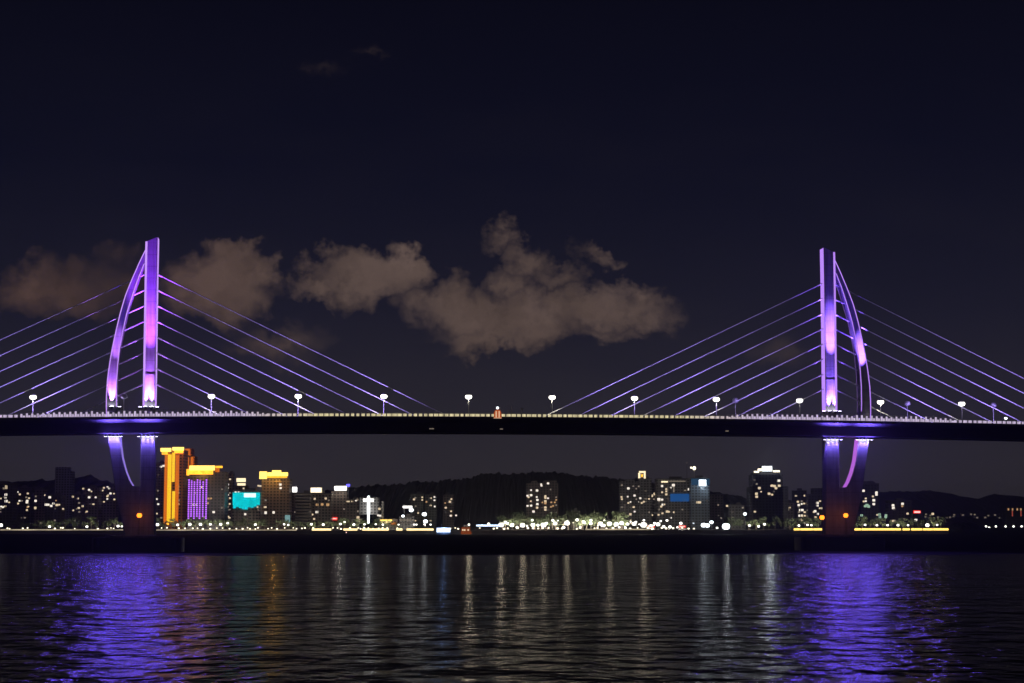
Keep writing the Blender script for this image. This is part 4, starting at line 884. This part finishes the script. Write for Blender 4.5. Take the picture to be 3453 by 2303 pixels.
# continuous light strips along the quay edge; beige ones are painted wall glow
def strip(x0, x1, y0, y1, m, lab, group):
    a, b_ = at(x0, y1, SH - 0.4), at(x1, y0, SH - 0.4); th = thing('light_strip', lab, 'light strip', (a.x, SH - 0.06, 0), 0, group)
    MB().box(0, b_.x - a.x, -0.3, 0, a.z, b_.z).build('tube', E[m] if isinstance(m, str) else m, th)
    MB().box(0, b_.x - a.x, -0.12, 0.05, a.z - 0.25, a.z - 0.003).build('bracket', M['dark_metal'], th)
strip(0, 415, 1784.5, 1788.5, 'beige', 'dim beige wall glow painted along the quay left of the left pylon', None)
strip(523, 1000, 1785.5, 1789, 'beige', 'dim beige wall glow painted along the quay between the left pylon and the gold-crowned tower', None)
for (a, b_) in ((1052, 1117), (1158, 1205), (1221, 1311), (1336, 1357), (1371, 1462)):
    strip(a, b_, 1782, 1789, 'ystrip', 'warm light strip on the quay before %s' % near_name((a + b_) / 2), 'warm quay light strips')
for (a, b_) in ((2677, 2697), (2699, 2741), (2743, 2774), (2873, 2903), (2905, 3038), (3044, 3068), (3073, 3110), (3113, 3145), (3147, 3198)):
    strip(a, b_, 1781.5, 1788.5, 'yellow', 'bright yellow quay light strip in front of %s%s' % (near_name((a + b_) / 2), ', long' if b_ - a > 100 else ''), 'yellow quay light strips')
strip(1606, 1695, 1769, 1775, 'bluew', 'cold blue-white light strip on the quay left of the row of bright lamps', None)
strip(1975, 2190, 1783, 1787, 'beige', 'pale wall glow painted along the quay in front of the lit trees', None)

for (x, pw) in ((1690, 7000), (1762, 5000), (1832, 5000), (1912, 6000), (2055, 5000), (2170, 6000)):
    o = min((q_ for q_ in COL.objects if q_.name.startswith('promenade_lamp')), key=lambda q_: abs(q_.location.x - at(x, 1770, Y1 + 2).x) + abs(q_.location.y - Y1 - 2) * 9)
    z_ = max(c_.location.z for c_ in o.children); lamp_light('water_side_light', 'SPOT', o, (0, -4.6, z_ + 2), (1.0, 0.84, 0.60), pw * (1.7 if x < 1800 else 1.0), 2.6, (0, -40, z_ - 6), 150, 0.6)
# boats and buoy
p = at(1498, 1784, SH - 25); th = thing('boat', 'brilliant blue-white lit boat moored at the far quay', 'boat', (p.x, SH - 25, 0))
mb = MB(); mb.loft([[Vector(q_) for q_ in ((-k, -2.6 * e, z), (k * 0.8, -2.6 * e, z), (k * 1.12, 0, z + 0.3), (k * 0.8, 2.6 * e, z), (-k, 2.6 * e, z))] for k, z, e in ((7.0, -0.5, 0.7), (8.2, 1.6, 1.0))]); mb.build('hull', M['f_blue'], th)
MB().box(-7.5, 6, -2.2, 2.2, 1.903, 6.2).build('cabin', E['bluew'], th); MB().box(-8, 6.6, -2.6, 2.6, 6.203, 6.7).build('roof', M['metal'], th); MB().tube((-3, 0, 6.7), (-3, 0, 9.5), 0.12).build('mast', M['metal'], th)
lamp_light('boat_glow', 'POINT', th, (0, -6, 5), (0.25, 0.45, 1.0), 5000, 1.0)
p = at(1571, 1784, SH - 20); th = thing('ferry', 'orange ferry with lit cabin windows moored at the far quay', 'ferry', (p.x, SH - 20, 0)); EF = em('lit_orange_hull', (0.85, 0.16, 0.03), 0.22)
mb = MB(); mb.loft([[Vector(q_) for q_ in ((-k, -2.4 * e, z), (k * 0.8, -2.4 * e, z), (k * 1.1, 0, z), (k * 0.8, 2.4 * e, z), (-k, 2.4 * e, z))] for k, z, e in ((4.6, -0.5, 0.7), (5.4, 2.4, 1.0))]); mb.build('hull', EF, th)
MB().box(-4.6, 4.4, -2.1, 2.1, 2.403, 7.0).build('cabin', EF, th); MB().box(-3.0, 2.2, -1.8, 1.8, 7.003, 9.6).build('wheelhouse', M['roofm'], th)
for xx in (-3.0, -1.1, 2.4): win(th, xx, 3.4, 1.5, 1.7, 0, -2.12)
for xx in (-1.2, 1.2): win(th, xx, 7.6, 1.2, 1.3, 3, -1.82)
MB().ball((3.0, -1, 9.4), 1.0).build('lamp', E['lamp'], th); lamp_light('lamp_light', 'SPOT', th, (3.0, -4.5, 9.4), (1.0, 0.86, 0.64), 11000, 2.4, (3.0, -60, 0), 150, 0.6)  # spot added at the ferry to throw a warm streak on the water
p = at(1168, 1799, SH - 60); th = thing('buoy', 'small buoy with a red light off the far quay', 'buoy', (p.x, SH - 60, 0))
MB().cyl(0, 0, -0.4, 0.7, 1.2, 1.0).build('float', M['dark_metal'], th); MB().tube((0, 0, 0.7), (0, 0, 1.6), 0.5, 0.2).build('tower', M['dark_metal'], th); MB().ball((0, 0, 2.0), 0.6).build('lamp', E['redw'], th)
for x, lab in ((2196, 'left red lit kiosk sign among the promenade lamps'), (2301, 'right red and white lit kiosk on the promenade')):
    p = at(x, 1780, SH + 20); th = thing('kiosk', lab, 'kiosk', (p.x, SH + 20, 4.2)); w = 3.6
    MB().box(-w, w, 0, 4, 0, 4.6).build('wall', M['f_grey'], th); MB().box(-w - 0.4, w + 0.4, -0.5, 4.4, 4.603, 5.0).build('roof', M['roofm'], th)
    MB().box(-w, w, -0.5, -0.1, 2.3, 4.4).build('sign', E['red'], th); MB().box(-w * 0.8, w * 0.7, -0.6, -0.503, 2.9, 3.8).build('sign_text', E['redw'], th)
    if x == 2301: MB().ball((-1.5, 0, 6.6), 1.5).build('lamp', E['lamp'], th)

# ------------------------------------------------------------------ trees along the shore
def tree_proto(seed, h=9.0, r=3.6):
    rnd = random.Random(seed); th = thing('tree', 'tree', 'tree', (0, 0, 0))
    mb = MB(); mb.tube((0, 0, 0), (0.1, 0, h * 0.5), 0.28, 0.16, 7)
    for i in range(5):
        a = rnd.uniform(0, 6.28); mb.tube((0, 0, h * rnd.uniform(0.3, 0.5)), (math.cos(a) * r * 0.6, math.sin(a) * r * 0.6, h * rnd.uniform(0.6, 0.85)), 0.13, 0.04, 5)
    mb.build('trunk', M['bark'], th)
    mb = MB(); bm = mb.bm
    cl_ = [(Vector((rnd.gauss(0, r * 0.42), rnd.gauss(0, r * 0.42), h * rnd.uniform(0.42, 0.95))), rnd.uniform(0.25, 0.45) * r) for _ in range(14)]
    for c, cr_ in cl_:
        for _ in range(34):
            p = c + Vector((rnd.gauss(0, 1), rnd.gauss(0, 1), rnd.gauss(0, 0.8))).normalized() * cr_ * rnd.uniform(0.4, 1.05)
            a = Vector((rnd.gauss(0, 1), rnd.gauss(0, 1), rnd.gauss(0, 1))).normalized() * rnd.uniform(0.22, 0.5); b_ = a.orthogonal().normalized() * rnd.uniform(0.15, 0.35)
            bm.faces.new([bm.verts.new(q_) for q_ in (p - a, p - b_, p + a, p + b_)])
    mb.build('crown', M['leaf'], th); return th
protos = [tree_proto(k) for k in (1, 2, 3)]; rnd = random.Random(21); used_t = [False] * 3
def tree(x, Y, sc):
    k = rnd.randrange(3); o = protos[k] if not used_t[k] else dup(protos[k]); used_t[k] = True
    p = at(x, 1787, Y); o.location = (p.x, Y, 4.1); o.rotation_euler = (0, 0, rnd.uniform(0, 6.28)); o.scale = (sc, sc, sc * rnd.uniform(0.9, 1.15))
    g_ = near_name(x); pale = 1690 < x < 2110
    o['label'] = ('lamplit leafy tree in front of %s' if pale else 'dark shore tree in front of %s') % g_
    o['group'] = ('lit trees' if pale else 'dark trees') + ' in front of ' + g_
x = -10
while x < 1340:
    if not 415 < x < 520: tree(x + rnd.uniform(-4, 4), SH + 22 + rnd.uniform(0, 12), rnd.uniform(0.75, 1.35))
    x += 21
x = 1695
while x < 2110: tree(x + rnd.uniform(-4, 4), SH + 16 + rnd.uniform(0, 14), rnd.uniform(1.1, 2.0)); x += 11
x = 2450
while x < 3190:
    if not 2785 < x < 2880: tree(x + rnd.uniform(-5, 5), SH + 22 + rnd.uniform(0, 12), rnd.uniform(0.7, 1.5))
    x += 24

# ------------------------------------------------------------------ humid night air over the estuary
hz = MB().box(-9500, 9500, -450, 7950, -3.2, 150).build('haze', bpy.data.materials.new('haze'))
hm_ = hz.data.materials[0]; hm_.use_nodes = True; nn = hm_.node_tree; nn.nodes.clear()
oo = nn.nodes.new('ShaderNodeOutputMaterial'); pv = nn.nodes.new('ShaderNodeVolumePrincipled')
pv.inputs['Density'].default_value = 0.8e-4; pv.inputs['Anisotropy'].default_value = 0.7; pv.inputs['Color'].default_value = (0.85, 0.85, 0.88, 1)
nn.links.new(pv.outputs[0], oo.inputs['Volume']); hz['kind'] = 'stuff'
